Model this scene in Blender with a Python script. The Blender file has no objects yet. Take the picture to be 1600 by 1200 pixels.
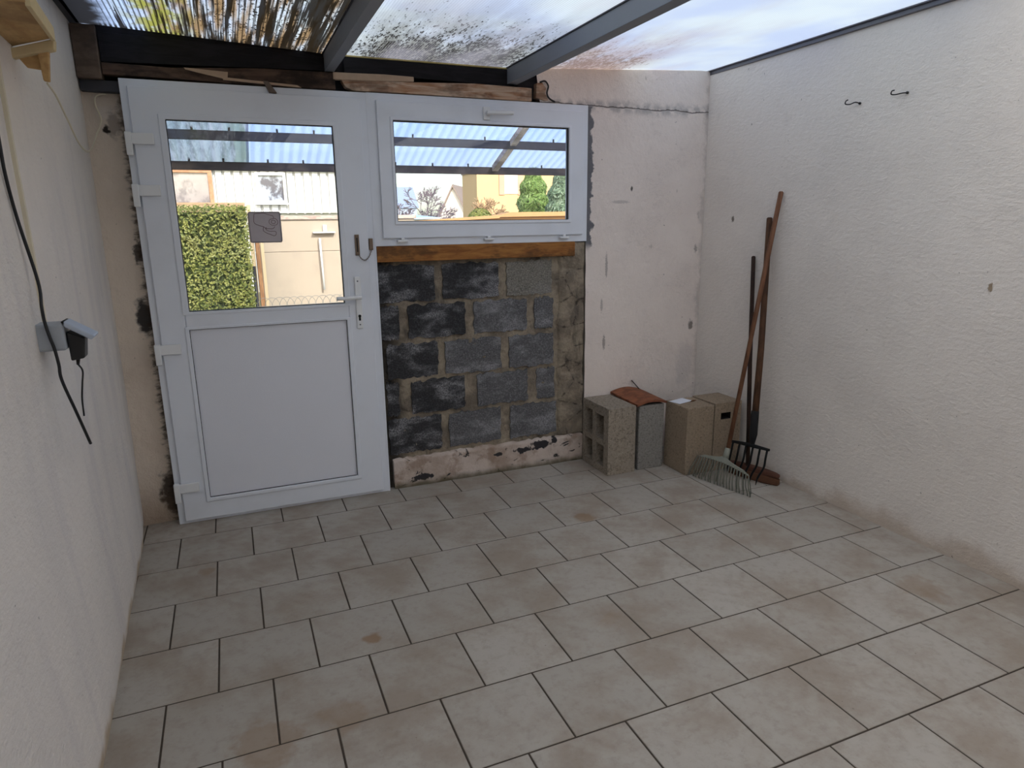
import bpy, math, random
from mathutils import Vector, Matrix
random.seed(7)
S = bpy.context.scene
C = S.collection

# ------------------------------------------------------------------ camera
cam_d = bpy.data.cameras.new('camera'); cam = bpy.data.objects.new('camera', cam_d); C.objects.link(cam)
cam_d.sensor_width = 36.0; cam_d.lens = 23.60; cam_d.clip_start = 0.05; cam_d.clip_end = 500
cam.location = (0.658, -3.885, 1.544)
cam.rotation_euler = (1.334700, 0.012682, -0.394332)
S.camera = cam

# ------------------------------------------------------------------ world, sun, exposure
W = bpy.data.worlds.new('world'); S.world = W; W.use_nodes = True
wt = W.node_tree; wt.nodes.clear()
wo = wt.nodes.new('ShaderNodeOutputWorld'); wb = wt.nodes.new('ShaderNodeBackground')
sky = wt.nodes.new('ShaderNodeTexSky'); sky.sky_type = 'NISHITA'; sky.sun_disc = False
sky.sun_elevation = math.radians(32); sky.sun_rotation = math.radians(200); sky.air_density = 1.0; sky.dust_density = 2.0; sky.ozone_density = 1.0
wt.links.new(sky.outputs[0], wb.inputs[0]); wt.links.new(wb.outputs[0], wo.inputs[0])
wb.inputs[1].default_value = 0.26
sun_d = bpy.data.lights.new('sun', 'SUN'); sun_d.energy = 4.0; sun_d.angle = math.radians(1.0); sun_d.color = (1.0, 0.93, 0.82)
sun = bpy.data.objects.new('sun', sun_d); C.objects.link(sun)
sun_dir = Vector((-0.22, 0.80, -0.58))            # travels away from the house, over the roof, onto the garden
sun.rotation_euler = sun_dir.to_track_quat('-Z', 'Y').to_euler()
S.view_settings.view_transform = 'Standard'; S.view_settings.look = 'None'
S.view_settings.gamma = 1.0; S.view_settings.use_curve_mapping = False
S.view_settings.exposure = 0.50

# ------------------------------------------------------------------ helpers
def lin(c):
    return tuple(((v/255)/12.92 if v/255 <= 0.04045 else ((v/255+0.055)/1.055)**2.4) for v in c) + (1.0,)

class NT:
    def __init__(s, name):
        s.m = bpy.data.materials.new(name); s.m.use_nodes = True
        s.t = s.m.node_tree; s.t.nodes.clear()
        s.o = s.t.nodes.new('ShaderNodeOutputMaterial')
        s.pos = s.n('ShaderNodeNewGeometry').outputs['Position']
    def n(s, ty, **k):
        x = s.t.nodes.new(ty)
        for a, b in k.items(): setattr(x, a, b)
        return x
    def L(s, a, b):
        if hasattr(a, 'is_output') or isinstance(a, bpy.types.NodeSocket): s.t.links.new(a, b)
        else: b.default_value = a
    def math(s, op, a, b=0.0, c=None, clamp=False):
        x = s.n('ShaderNodeMath', operation=op, use_clamp=clamp)
        s.L(a, x.inputs[0]); s.L(b, x.inputs[1])
        if c is not None: s.L(c, x.inputs[2])
        return x.outputs[0]
    def vmul(s, v, k):
        x = s.n('ShaderNodeVectorMath', operation='MULTIPLY'); s.L(v, x.inputs[0]); x.inputs[1].default_value = k
        return x.outputs[0]
    def xyz(s, v=None):
        x = s.n('ShaderNodeSeparateXYZ'); s.L(v or s.pos, x.inputs[0]); return x.outputs
    def noise(s, scale, detail=4, rough=0.55, vec=None, stretch=None, dist=0.0):
        v = vec or s.pos
        if stretch: v = s.vmul(v, stretch)
        x = s.n('ShaderNodeTexNoise'); s.L(v, x.inputs['Vector'])
        x.inputs['Scale'].default_value = scale; x.inputs['Detail'].default_value = detail
        x.inputs['Roughness'].default_value = rough; x.inputs['Distortion'].default_value = dist
        return x.outputs['Fac']
    def step(s, f, a, b):
        x = s.n('ShaderNodeMapRange', interpolation_type='SMOOTHSTEP'); s.L(f, x.inputs[0])
        x.inputs[1].default_value = a; x.inputs[2].default_value = b
        x.inputs[3].default_value = 0; x.inputs[4].default_value = 1
        return x.outputs[0]
    def mul(s, a, b): return s.math('MULTIPLY', a, b)
    def mix(s, f, a, b, mode='MIX'):
        x = s.n('ShaderNodeMix', data_type='RGBA', blend_type=mode)
        s.L(f, x.inputs[0]); s.L(a, x.inputs[6]); s.L(b, x.inputs[7]); return x.outputs[2]
    def bump(s, h, strength=0.3, dist=0.01, prev=None):
        x = s.n('ShaderNodeBump'); x.inputs['Strength'].default_value = strength; x.inputs['Distance'].default_value = dist
        s.L(h, x.inputs['Height'])
        if prev: s.L(prev, x.inputs['Normal'])
        return x.outputs[0]
    def bsdf(s, col, rough=0.6, normal=None, metal=0.0, spec=0.5):
        x = s.n('ShaderNodeBsdfPrincipled'); s.L(col, x.inputs['Base Color']); s.L(rough, x.inputs['Roughness'])
        s.L(metal, x.inputs['Metallic']); x.inputs['Specular IOR Level'].default_value = spec
        if normal: s.L(normal, x.inputs['Normal'])
        return x.outputs[0]
    def out(s, sh): s.t.links.new(sh, s.o.inputs[0]); return s.m
    def spot(s, cx, cz, rx, rz, ax='x', soft=0.35, wob=0.35, ns=14):
        """an irregular blotch on a wall, 1 inside"""
        o = s.xyz(); u = o[0] if ax == 'x' else o[1]
        du = s.math('DIVIDE', s.math('SUBTRACT', u, cx), rx); dv = s.math('DIVIDE', s.math('SUBTRACT', o[2], cz), rz)
        r = s.math('SQRT', s.math('ADD', s.mul(du, du), s.mul(dv, dv)))
        r = s.math('ADD', r, s.mul(s.math('SUBTRACT', s.noise(ns, 4), 0.5), wob*3))
        return s.math('SUBTRACT', 1.0, s.step(r, 1-soft, 1+soft))

def simple(name, rgb, rough=0.6, metal=0.0, var=0.12, scale=12, bump=0.0, bscale=60, spec=0.5):
    n = NT(name); c = lin(rgb); d = tuple(v*(1-var) for v in c[:3])+(1,)
    col = n.mix(n.noise(scale), c, d)
    nm = n.bump(n.noise(bscale, 3), bump, 0.004) if bump else None
    return n.out(n.bsdf(col, rough, nm, metal, spec))

class MB:
    def __init__(s): s.v = []; s.f = []; s.mi = []; s.cur = 0; s.sm = []; s.smooth = False
    def add(s, vs, fs, M=None):
        b = len(s.v)
        for p in vs:
            p = Vector(p); s.v.append(M @ p if M else p)
        for f in fs: s.f.append([b+i for i in f]); s.mi.append(s.cur); s.sm.append(s.smooth)
        return s
    def box(s, x0, x1, y0, y1, z0, z1, M=None):
        return s.add([(x0,y0,z0),(x1,y0,z0),(x1,y1,z0),(x0,y1,z0),(x0,y0,z1),(x1,y0,z1),(x1,y1,z1),(x0,y1,z1)],
                     [(0,3,2,1),(4,5,6,7),(0,1,5,4),(1,2,6,5),(2,3,7,6),(3,0,4,7)], M)
    def hexa(s, p8): return s.add(p8, [(0,3,2,1),(4,5,6,7),(0,1,5,4),(1,2,6,5),(2,3,7,6),(3,0,4,7)])
    def prism(s, poly, axis, a, b, M=None):
        """extrude a 2-D outline along an axis ('x','y','z')"""
        n = len(poly)
        def P(u, v, w): return {'x': (w,u,v), 'y': (u,w,v), 'z': (u,v,w)}[axis]
        vs = [P(u,v,a) for u,v in poly]+[P(u,v,b) for u,v in poly]
        fs = [list(range(n))[::-1], list(range(n,2*n))]+[(i,(i+1)%n,n+(i+1)%n,n+i) for i in range(n)]
        return s.add(vs, fs, M)
    def tube(s, pts, r, seg=10, cap=True):
        pts = [Vector(p) for p in pts]; n = len(pts)
        rs = r if isinstance(r, (list, tuple)) else [r]*n
        t0 = (pts[1]-pts[0]).normalized(); up = Vector((0,0,1)) if abs(t0.z) < 0.9 else Vector((1,0,0))
        a = t0.cross(up).normalized(); vs = []
        for i, p in enumerate(pts):
            t = ((pts[min(i+1,n-1)]-pts[max(i-1,0)])).normalized()
            a = (a-t*a.dot(t)).normalized(); b = t.cross(a)
            for k in range(seg):
                q = 2*math.pi*k/seg; vs.append(p+(a*math.cos(q)+b*math.sin(q))*rs[i])
        fs = [(i*seg+k, i*seg+(k+1)%seg, (i+1)*seg+(k+1)%seg, (i+1)*seg+k) for i in range(n-1) for k in range(seg)]
        if cap: fs += [list(range(seg))[::-1], [(n-1)*seg+k for k in range(seg)]]
        o = s.smooth; s.smooth = seg > 6; s.add(vs, fs); s.smooth = o
        return s
    def quadring(s, ox0, ox1, oz0, oz1, ix0, ix1, iz0, iz1, y0, y1):
        """rectangular frame with mitred corners, front y0, back y1"""
        O = [(ox0,oz0),(ox1,oz0),(ox1,oz1),(ox0,oz1)]; I = [(ix0,iz0),(ix1,iz0),(ix1,iz1),(ix0,iz1)]
        vs = [(u,y0,w) for u,w in O]+[(u,y0,w) for u,w in I]+[(u,y1,w) for u,w in O]+[(u,y1,w) for u,w in I]
        fs = []
        for i in range(4):
            j = (i+1)%4
            fs += [(i,j,4+j,4+i),(8+j,8+i,12+i,12+j),(j,i,8+i,8+j),(4+i,4+j,12+j,12+i)]
        return s.add(vs, fs)
    def build(s, name, mats, parent=None, bevel=0.0, seg=2, kind=None, label=None):
        base = parent_loc(parent)
        me = bpy.data.meshes.new(name); me.from_pydata([tuple(v-base) for v in s.v], [], s.f)
        for m in (mats if isinstance(mats, (list,tuple)) else [mats]): me.materials.append(m)
        for p, i, q in zip(me.polygons, s.mi, s.sm): p.material_index = i; p.use_smooth = q
        me.validate(); me.update()
        import bmesh
        bm = bmesh.new(); bm.from_mesh(me); bmesh.ops.recalc_face_normals(bm, faces=bm.faces); bm.to_mesh(me); bm.free()
        o = bpy.data.objects.new(name, me); C.objects.link(o)
        if parent: o.parent = parent
        if bevel:
            b = o.modifiers.new('bevel', 'BEVEL'); b.width = bevel; b.segments = seg; b.limit_method = 'ANGLE'; b.angle_limit = math.radians(40)
        if kind: o['kind'] = kind
        if label: o['label'] = label
        return o
def parent_loc(p):
    v = Vector((0,0,0))
    while p: v += Vector(p.location); p = p.parent
    return v
def thing(name, label, cat, loc=(0,0,0), group=None, kind=None):
    o = bpy.data.objects.new(name, None); C.objects.link(o); o.location = loc; o.empty_display_size = 0.1
    if label: o['label'] = label
    if cat: o['category'] = cat
    if group: o['group'] = group
    if kind: o['kind'] = kind
    return o
def tag(o, label, cat, group=None, kind=None):
    o['label'] = label; o['category'] = cat
    if group: o['group'] = group
    if kind: o['kind'] = kind
    return o
def spline(pts, n=8):
    pts = [Vector(p) for p in pts]; P = [pts[0]*2-pts[1]]+pts+[pts[-1]*2-pts[-2]]; out = []
    for i in range(1, len(P)-2):
        for k in range(n):
            t = k/n; a,b,c,d = P[i-1],P[i],P[i+1],P[i+2]
            out.append(0.5*((2*b)+(c-a)*t+(2*a-5*b+4*c-d)*t*t+(3*b-a-3*c+d)*t**3))
    out.append(pts[-1]); return out
def uvgrid(f, nu, nv):
    vs = [f(i/nu, j/nv) for j in range(nv+1) for i in range(nu+1)]
    fs = [(j*(nu+1)+i, j*(nu+1)+i+1, (j+1)*(nu+1)+i+1, (j+1)*(nu+1)+i) for j in range(nv) for i in range(nu)]
    return vs, fs

# ------------------------------------------------------------------ materials
def m_plaster(name, base, dirt, bump=0.5, bsc=26, streak=None, marks=(), ax='x', dirt_amt=0.5, extra=None):
    n = NT(name)
    f1 = n.noise(1.3, 5, 0.6); f2 = n.noise(7, 5, 0.6); f3 = n.noise(90, 3, 0.6)
    c = n.mix(n.mul(n.step(f1, 0.4, 0.7), dirt_amt), lin(base), lin(dirt))
    c = n.mix(n.mul(n.step(f2, 0.5, 0.8), 0.35), c, lin(dirt))
    c = n.mix(n.mul(n.step(f3, 0.60, 0.75), 0.18), c, lin([v*0.8 for v in dirt]))
    if streak:
        st = n.step(n.noise(6, 4, 0.6, stretch=(1, 1, 0.12)), 0.48, 0.72)
        c = n.mix(n.mul(st, 0.45), c, lin(streak))
    for (u, v, ru, rv, col, amt) in marks:
        c = n.mix(n.mul(n.spot(u, v, ru, rv, ax, 0.3, 0.62, min(110, 1.0/min(ru, rv))), amt), c, lin(col))
    if extra: c = extra(n, c)
    # small black fly specks
    c = n.mix(n.mul(n.step(n.noise(38, 2, 0.5), 0.755, 0.78), 0.55), c, lin((70,62,58)))
    h = n.math('ADD', n.mul(n.noise(bsc, 5, 0.6, stretch=(1,1,1.8) if ax == 'y' else None), 1.0), n.mul(n.noise(5, 3), 1.4))
    h = n.math('ADD', h, n.mul(n.noise(bsc*5, 3), 0.25))
    return n.out(n.bsdf(c, 0.85, n.bump(h, bump, 0.02), spec=0.2))

def foot_tint(z1, col, amt, nsc=5):  # tints a wall towards its foot, with a ragged upper edge
    def g(n, c):
        z = n.math('ADD', n.xyz()[2], n.mul(n.math('SUBTRACT', n.noise(nsc, 5), 0.5), 0.25))
        return n.mix(n.mul(n.math('SUBTRACT', 1.0, n.step(z, 0.0, z1)), amt), c, lin(col))
    return g
def crack_marks(n, c):
    c = foot_tint(0.15, (150,125,105), 0.5)(n, c)
    o = n.xyz()
    zc = n.math('ADD', 2.212, n.mul(n.math('SUBTRACT', n.noise(7, 4), 0.5), 0.05))
    d = n.math('ABSOLUTE', n.math('SUBTRACT', o[2], zc))
    halo = n.mul(n.math('SUBTRACT', 1.0, n.step(d, 0.008, 0.055)), n.step(n.noise(14, 4), 0.35, 0.6))
    c = n.mix(n.mul(halo, 0.55), c, lin((128,128,132)))
    c = n.mix(n.mul(n.math('SUBTRACT', 1.0, n.step(d, 0.002, 0.005)), 0.8), c, lin((70,62,58)))
    # grey cement patching along the window frame's edge
    ex = n.math('ADD', o[0], n.mul(n.math('SUBTRACT', n.noise(16, 4), 0.5), 0.09))
    e = n.mul(n.math('SUBTRACT', 1.0, n.step(ex, 2.740, 2.750)), n.step(o[2], 1.36, 1.42))
    e = n.mul(e, n.math('SUBTRACT', 1.0, n.step(o[2], 2.20, 2.22)))
    c = n.mix(e, c, lin((112,112,116)))
    g = n.mul(n.step(n.math('ADD', o[0], n.mul(n.math('SUBTRACT', n.noise(11, 5, 0.7), 0.5), 0.16)), 3.55, 3.60), 0.35)
    c = n.mix(g, c, lin((140,132,126)))
    sc = n.noise(1.0, 6, 0.7, stretch=(5, 1, 9), dist=2.2)
    scr = n.mul(n.math('SUBTRACT', 1.0, n.step(n.math('ABSOLUTE', n.math('SUBTRACT', sc, 0.5)), 0.002, 0.008)), n.step(n.noise(2.6, 3), 0.54, 0.62))
    c = n.mix(n.mul(scr, 0.35), c, lin((150,142,138)))
    rust = n.mul(n.step(n.noise(9, 3, 0.5, stretch=(1.6,1,0.6)), 0.72, 0.76), 0.4)
    return n.mix(rust, c, lin((150,140,132)))
def left_strip(n, c):
    c = foot_tint(0.35, (128,104,82), 0.6)(n, c)
    o = n.xyz()
    ex = n.math('ADD', o[0], n.mul(n.math('SUBTRACT', n.noise(22, 5, 0.7, stretch=(1,1,2)), 0.5), 0.10))
    c = n.mix(n.mul(n.step(ex, 0.236, 0.275), 0.88), c, lin((64,54,46)))
    return n.mix(n.mul(n.step(o[2], 1.9, 2.12), 0.25), c, lin((140,124,114)))

M = {}
M['plaster_right'] = m_plaster('plaster_right', (236,229,221), (218,211,204), 0.34, 34, ax='y',
    marks=[(-2.03,1.25,0.010,0.020,(150,130,105),0.9),(-2.12,1.86,0.006,0.05,(170,168,166),0.5),(-0.42,1.55,0.012,0.018,(110,98,88),0.9)],
    extra=foot_tint(0.10,(170,145,118),0.5))
M['plaster_back'] = m_plaster('plaster_back', (236,225,217), (216,204,197), 0.4, 24,
    marks=[(2.86,1.27,0.008,0.07,(120,114,112),0.55),(2.83,1.02,0.008,0.04,(130,124,122),0.5),(2.85,0.78,0.010,0.045,(110,102,98),0.6),
           (3.03,1.74,0.008,0.014,(90,82,78),0.9),(3.49,0.58,0.07,0.14,(186,180,180),0.3),(2.95,1.66,0.06,0.010,(180,172,170),0.6),
           (3.53,0.85,0.018,0.03,(96,88,84),0.8),(3.54,1.36,0.012,0.025,(120,112,106),0.6)], extra=crack_marks)
M['plaster_left'] = m_plaster('plaster_left', (232,225,218), (214,209,205), 0.32, 26, ax='y', streak=(206,200,200), extra=foot_tint(0.07,(176,152,118),0.75))
M['plaster_strip'] = m_plaster('plaster_strip', (226,212,196), (198,180,164), 0.45, 26,
    marks=[(0.243,1.11,0.042,0.085,(70,66,64),1.0),(0.247,0.17,0.045,0.12,(70,68,66),1.0),(0.20,2.06,0.05,0.03,(226,216,206),0.7),(0.225,2.02,0.03,0.06,(120,108,100),0.6),(0.19,1.99,0.014,0.018,(24,18,16),1.0),
           (0.25,1.42,0.02,0.05,(70,64,60),0.9)], extra=left_strip)
M['reveal'] = simple('raw_cement', (96,90,82), 0.95, var=0.35, scale=18, bump=0.8, bscale=40)

def m_tile():
    n = NT('floor_tile')
    at = n.n('ShaderNodeAttribute', attribute_name='tint').outputs['Fac']
    c = n.mix(at, lin((166,160,151)), lin((176,170,161)))
    c = n.mix(n.mul(n.step(n.noise(3.2, 6, 0.65), 0.40, 0.66), 0.75), c, lin((148,134,120)))
    c = n.mix(n.mul(n.step(n.noise(26, 5, 0.7), 0.46, 0.70), 0.34), c, lin((136,124,112)))
    c = n.mix(n.mul(n.step(n.noise(2.1, 4, 0.6, dist=0.6), 0.66, 0.74), 0.22), c, lin((146,118,86)))
    c = n.mix(n.mul(n.step(n.noise(60, 3, 0.5), 0.72, 0.75), 0.5), c, lin((110,96,84)))
    o = n.xyz()
    for (x, y, r, amt) in [(1.02,-1.57,0.035,0.7),(0.62,-1.98,0.11,0.4),(2.28,-0.95,0.06,0.55),(0.85,-1.95,0.08,0.3),(3.25,-2.15,0.10,0.35),(0.42,-0.75,0.04,0.35)]:
        du = n.math('SUBTRACT', o[0], x); dv = n.math('SUBTRACT', o[1], y)
        rr = n.math('SQRT', n.math('ADD', n.mul(du,du), n.mul(dv,dv)))
        rr = n.math('ADD', rr, n.mul(n.math('SUBTRACT', n.noise(20, 4), 0.5), r*1.6))
        c = n.mix(n.mul(n.math('SUBTRACT', 1.0, n.step(rr, r*0.6, r*1.2)), amt), c, lin((136,104,70)))
    nm = n.bump(n.noise(45, 4), 0.10, 0.004)
    return n.out(n.bsdf(c, n.math('ADD', 0.46, n.mul(n.noise(8, 4), 0.22)), nm, spec=0.35))
M['tile'] = m_tile()
M['grout'] = simple('grout', (74,64,54), 0.95, var=0.4, scale=20, bump=0.5)
M['concrete_slab'] = simple('concrete_slab', (120,112,104), 0.95, var=0.2)

def m_upvc():
    n = NT('white_upvc')
    c = n.mix(n.mul(n.step(n.noise(4,5), 0.45, 0.8), 0.35), lin((228,233,242)), lin((206,209,214)))
    return n.out(n.bsdf(c, 0.38, None, spec=0.4))
M['upvc'] = m_upvc()
M['panel'] = simple('door_panel_white', (230,233,242), 0.5, var=0.05, scale=3, bump=0.15, bscale=220)
M['gasket'] = simple('black_gasket', (26,28,32), 0.6)
M['white_plastic'] = simple('white_plastic', (234,236,238), 0.35, var=0.05)
def m_glass():
    n = NT('window_glass')
    tr = n.n('ShaderNodeBsdfTransparent'); tr.inputs[0].default_value = (0.96,0.98,0.98,1)
    gl = n.n('ShaderNodeBsdfGlossy'); gl.inputs['Roughness'].default_value = 0.02
    fr = n.n('ShaderNodeFresnel'); fr.inputs[0].default_value = 1.45
    df = n.n('ShaderNodeBsdfDiffuse'); df.inputs[0].default_value = (0.85,0.88,0.9,1)
    mx = n.n('ShaderNodeMixShader'); n.L(fr.outputs[0], mx.inputs[0]); n.L(tr.outputs[0], mx.inputs[1]); n.L(gl.outputs[0], mx.inputs[2])
    m2 = n.n('ShaderNodeMixShader'); n.L(n.mul(n.step(n.noise(6, 5, 0.7), 0.5, 0.8), 0.10), m2.inputs[0])
    n.L(mx.outputs[0], m2.inputs[1]); n.L(df.outputs[0], m2.inputs[2])
    return n.out(m2.outputs[0])
M['glass'] = m_glass()
M['metal_worn'] = simple('worn_brass', (128,112,98), 0.45, 0.8, 0.3, 40)
M['dark_hole'] = simple('dark_slot', (18,18,18), 0.8)
def m_sticker():
    n = NT('sticker_back'); c = n.mix(n.noise(30), lin((206,198,202)), lin((192,184,188)))
    t = n.n('ShaderNodeBsdfTranslucent'); n.L(c, t.inputs[0]); m = n.n('ShaderNodeMixShader'); m.inputs[0].default_value = 0.16
    n.t.links.new(n.bsdf(c, 0.6), m.inputs[1]); n.L(t.outputs[0], m.inputs[2]); return n.out(m.outputs[0])
M['sticker'] = m_sticker()
M['sticker_edge'] = simple('sticker_edge', (96,90,90), 0.6)
M['sticker_line'] = simple('sticker_line', (132,108,112), 0.6)

def m_wood(name, a, b, sx=(2,12,12), dark=None, damt=0.0, rough=0.75):
    n = NT(name)
    g = n.noise(3, 5, 0.6, stretch=sx, dist=0.8)
    c = n.mix(n.step(g, 0.35, 0.68), lin(a), lin(b))
    if dark: c = n.mix(n.mul(n.step(n.noise(3.5, 5, 0.65, stretch=(1,1,2)), 0.48, 0.62), damt), c, lin(dark))
    return n.out(n.bsdf(c, rough, n.bump(g, 0.4, 0.004), spec=0.25))
M['wood_orange'] = m_wood('orange_timber', (168,116,62), (132,84,44), (2,14,14), (70,48,34), 0.7)
M['wood_black'] = m_wood('black_timber', (34,32,36), (20,19,22), (2,12,12))
M['wood_pale'] = m_wood('pale_batten', (206,182,160), (166,120,88), (1.6,8,14), (60,42,34), 0.55)
M['wood_shadow'] = m_wood('shaded_batten', (98,78,66), (70,54,46), (1.6,8,14), (30,24,22), 0.8)  # darker copy of the pale batten wood, shade put into its colour
M['wood_block'] = m_wood('brown_block', (112,96,84), (92,78,68), (3,3,3), (60,50,44), 0.5)
M['splinter'] = simple('splintered_wood', (196,170,146), 0.85, var=0.3, scale=30)
M['void'] = simple('gap_black', (16,14,15), 0.95)  # near-black colour standing for the darkness of gaps
M['rafter_paint'] = simple('grey_painted_steel', (132,138,148), 0.55, var=0.18, scale=5, bump=0.1)
M['rafter_dark'] = simple('dark_grey_profile', (62,62,68), 0.55, var=0.25, scale=9)
M['alu'] = simple('grey_aluminium', (112,112,118), 0.4, 0.5, 0.2, 10)

# corroded roof sheets: multiwall polycarbonate, webs every 11 mm running down the slope
def m_sheet(kind):
    n = NT('polycarbonate_'+kind)
    o = n.xyz()
    web = n.n('ShaderNodeTexWave', wave_type='BANDS', bands_direction='X'); n.L(n.pos, web.inputs['Vector'])
    web.inputs['Scale'].default_value = 15.5 if kind == 'a' else 27.0; web.inputs['Distortion'].default_value = 0
    wv = web.outputs['Fac']
    base = n.mix(n.step(n.noise(1.4, 3), 0.4, 0.65), lin((178,188,188)), lin((158,170,188)))
    base = n.mix(n.step(n.xyz()[1], -1.7, -2.5), base, lin((254,251,243)))  # unseen rear of the sheets made paler to let more light in
    strk = n.noise(1.0, 4, 0.55, stretch=(44, 0.9, 1))
    blob = n.noise(1.0, 5, 0.62, stretch=(8, 2.0, 1))
    dot = n.noise(1.0, 3, 0.6, stretch=(75, 40, 1))
    if kind == 'a':
        col = n.mix(n.step(n.noise(1, 3, 0.5, stretch=(26,1.6,1)), 0.40, 0.60), base, lin((132,110,80)))
        col = n.mix(n.mul(n.step(n.noise(1, 4, 0.6, stretch=(34,5,1)), 0.50, 0.62), 0.8), col, lin((84,66,44)))
        bx = n.math('SUBTRACT', 1.0, n.step(o[0], 0.36, 0.48))
        col = n.mix(bx, col, lin((158,178,208)))
        gx = n.math('ABSOLUTE', n.math('SUBTRACT', o[0], 0.47))
        g = n.mul(n.math('SUBTRACT', 1.0, n.step(gx, 0.02, 0.20)), n.step(n.noise(12, 4, stretch=(1,0.5,1)), 0.40, 0.56))
        col = n.mix(g, col, lin((134,136,66)))
        # mould: heavy toward the right rafter, black in the left gutter edge
        thr = n.math('SUBTRACT', 0.57, n.mul(n.step(o[0], 0.50, 0.95), 0.12))
        k = n.step(n.math('SUBTRACT', strk, thr), 0.0, 0.05)
        k = n.math('MAXIMUM', k, n.step(n.math('SUBTRACT', dot, n.math('SUBTRACT', 0.66, n.mul(n.step(o[0],0.4,0.9),0.10))), 0.0, 0.03))
        lft = n.math('ADD', o[0], n.mul(n.math('SUBTRACT', n.noise(9, 4), 0.5), 0.14))
        k = n.math('MAXIMUM', k, n.math('SUBTRACT', 1.0, n.step(lft, 0.22, 0.32)))
        k = n.math('MAXIMUM', k, n.mul(n.step(wv, 0.62, 0.92), 0.80))
        edge = n.mul(n.step(o[1], -0.24, -0.13), n.step(wv, 0.30, 0.55))
        k = n.math('MAXIMUM', k, edge)
        col = n.mix(n.mul(k, 0.97), col, lin((26,22,16)))
    else:
        y = o[1]
        if kind == 'b':
            cx, wx = 1.78, 0.75
            ink, ylen = (34,30,22), 1.5
        else:
            cx, wx = 2.60, 0.55
            ink, ylen = (92,68,48), 1.2
        px = n.math('SUBTRACT', 1.0, n.step(n.math('ABSOLUTE', n.math('SUBTRACT', o[0], cx)), wx*0.35, wx))
        py = n.step(n.math('ADD', y, n.mul(n.math('SUBTRACT', blob, 0.5), 0.8)), -ylen, -0.20)
        dens = n.mul(px, py)
        haze = n.mul(n.mul(dens, n.step(blob, 0.22, 0.52)), 0.92 if kind == 'b' else 0.75)
        col = n.mix(haze, base, lin((84,80,64) if kind == 'b' else (132,102,78)))
        t = n.math('SUBTRACT', 0.73, n.mul(dens, 0.30))
        k = n.step(n.math('SUBTRACT', n.noise(1.0, 4, 0.6, stretch=(95, 26, 1)), t), 0.0, 0.05)
        col = n.mix(n.mul(k, 0.95 if kind == 'b' else 0.6), col, lin(ink))
        # soft grey-violet bloom across the middle of the sheet
        bl = n.mul(n.step(n.noise(1.0, 4, stretch=(2.2,1.1,1)), 0.45, 0.62), 0.38)
        col = n.mix(bl, col, lin((160,158,164)))
        col = n.mix(n.mul(n.step(wv, 0.5, 0.95), 0.34), col, lin((130,134,140)))
    tl = n.n('ShaderNodeBsdfTranslucent'); n.L(col, tl.inputs[0])
    df = n.n('ShaderNodeBsdfDiffuse'); n.L(col, df.inputs[0])
    tr = n.n('ShaderNodeBsdfTransparent'); n.L(col, tr.inputs[0])
    m1 = n.n('ShaderNodeMixShader'); m1.inputs[0].default_value = 0.88; n.L(df.outputs[0], m1.inputs[1]); n.L(tl.outputs[0], m1.inputs[2])
    m2 = n.n('ShaderNodeMixShader'); m2.inputs[0].default_value = 0.0; n.L(m1.outputs[0], m2.inputs[1]); n.L(tr.outputs[0], m2.inputs[2])
    return n.out(m2.outputs[0])
for k in 'abc': M['sheet_'+k] = m_sheet(k)

def m_block(name, a, b, eff=0.6):
    n = NT(name)
    c = n.mix(n.noise(5, 5), lin(a), lin(b))
    c = n.mix(n.mul(n.step(n.noise(110, 4, 0.75), 0.48, 0.62), 0.5), c, lin([v*1.45 for v in b]))
    c = n.mix(n.mul(n.step(n.noise(95, 4, 0.75, stretch=(1,1,1.2)), 0.54, 0.64), 0.5), c, lin((34,34,36)))
    c = n.mix(n.mul(n.step(n.noise(5.5, 6, 0.62, stretch=(1,1,1.9)), 0.47, 0.68), n.mul(n.step(n.noise(150, 3, 0.8), 0.36, 0.60), eff)), c, lin((176,176,180)))
    h = n.math('ADD', n.noise(160, 3), n.noise(30, 3))
    return n.out(n.bsdf(c, 0.9, n.bump(h, 0.7, 0.006), spec=0.15))
M['block_dark'] = m_block('masonry_dark', (48,48,50), (62,62,64), 0.7)
M['block_mid'] = m_block('masonry_mid', (86,86,88), (104,104,106), 0.6)
M['block_light'] = m_block('masonry_light', (112,110,104), (128,124,116), 0.25)
def m_mortar():
    n = NT('mortar')
    c = n.mix(n.step(n.noise(7, 6, 0.7), 0.38, 0.62), lin((158,146,128)), lin((122,112,100)))
    c = n.mix(n.mul(n.step(n.noise(4, 4, 0.6, stretch=(2,1,0.6)), 0.58, 0.7), 0.6), c, lin((66,62,58)))
    v = n.n('ShaderNodeTexVoronoi', feature='DISTANCE_TO_EDGE'); n.L(n.vmul(n.pos, (1,1,1.3)), v.inputs['Vector']); v.inputs['Scale'].default_value = 5
    vv = n.math('ADD', v.outputs['Distance'], n.mul(n.math('SUBTRACT', n.noise(22, 5, 0.7), 0.5), 0.34))
    crk = n.mul(n.math('SUBTRACT', 1.0, n.step(vv, -0.03, 0.03)), n.step(n.xyz()[0], 2.50, 2.56))
    c = n.mix(n.mul(crk, 0.7), c, lin((46,42,40)))
    # damp black patch in the corner behind the door
    o = n.xyz(); e = n.math('ADD', o[0], n.mul(n.math('SUBTRACT', n.noise(12, 4), 0.5), 0.12))
    c = n.mix(n.mul(n.math('SUBTRACT', 1.0, n.step(e, 1.43, 1.56)), 0.85), c, lin((34,32,32)))
    h = n.math('ADD', n.noise(60, 4), n.mul(n.noise(14, 3), 1.5))
    return n.out(n.bsdf(c, 0.95, n.bump(h, 0.8, 0.012), spec=0.1))
M['mortar'] = m_mortar()
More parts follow.
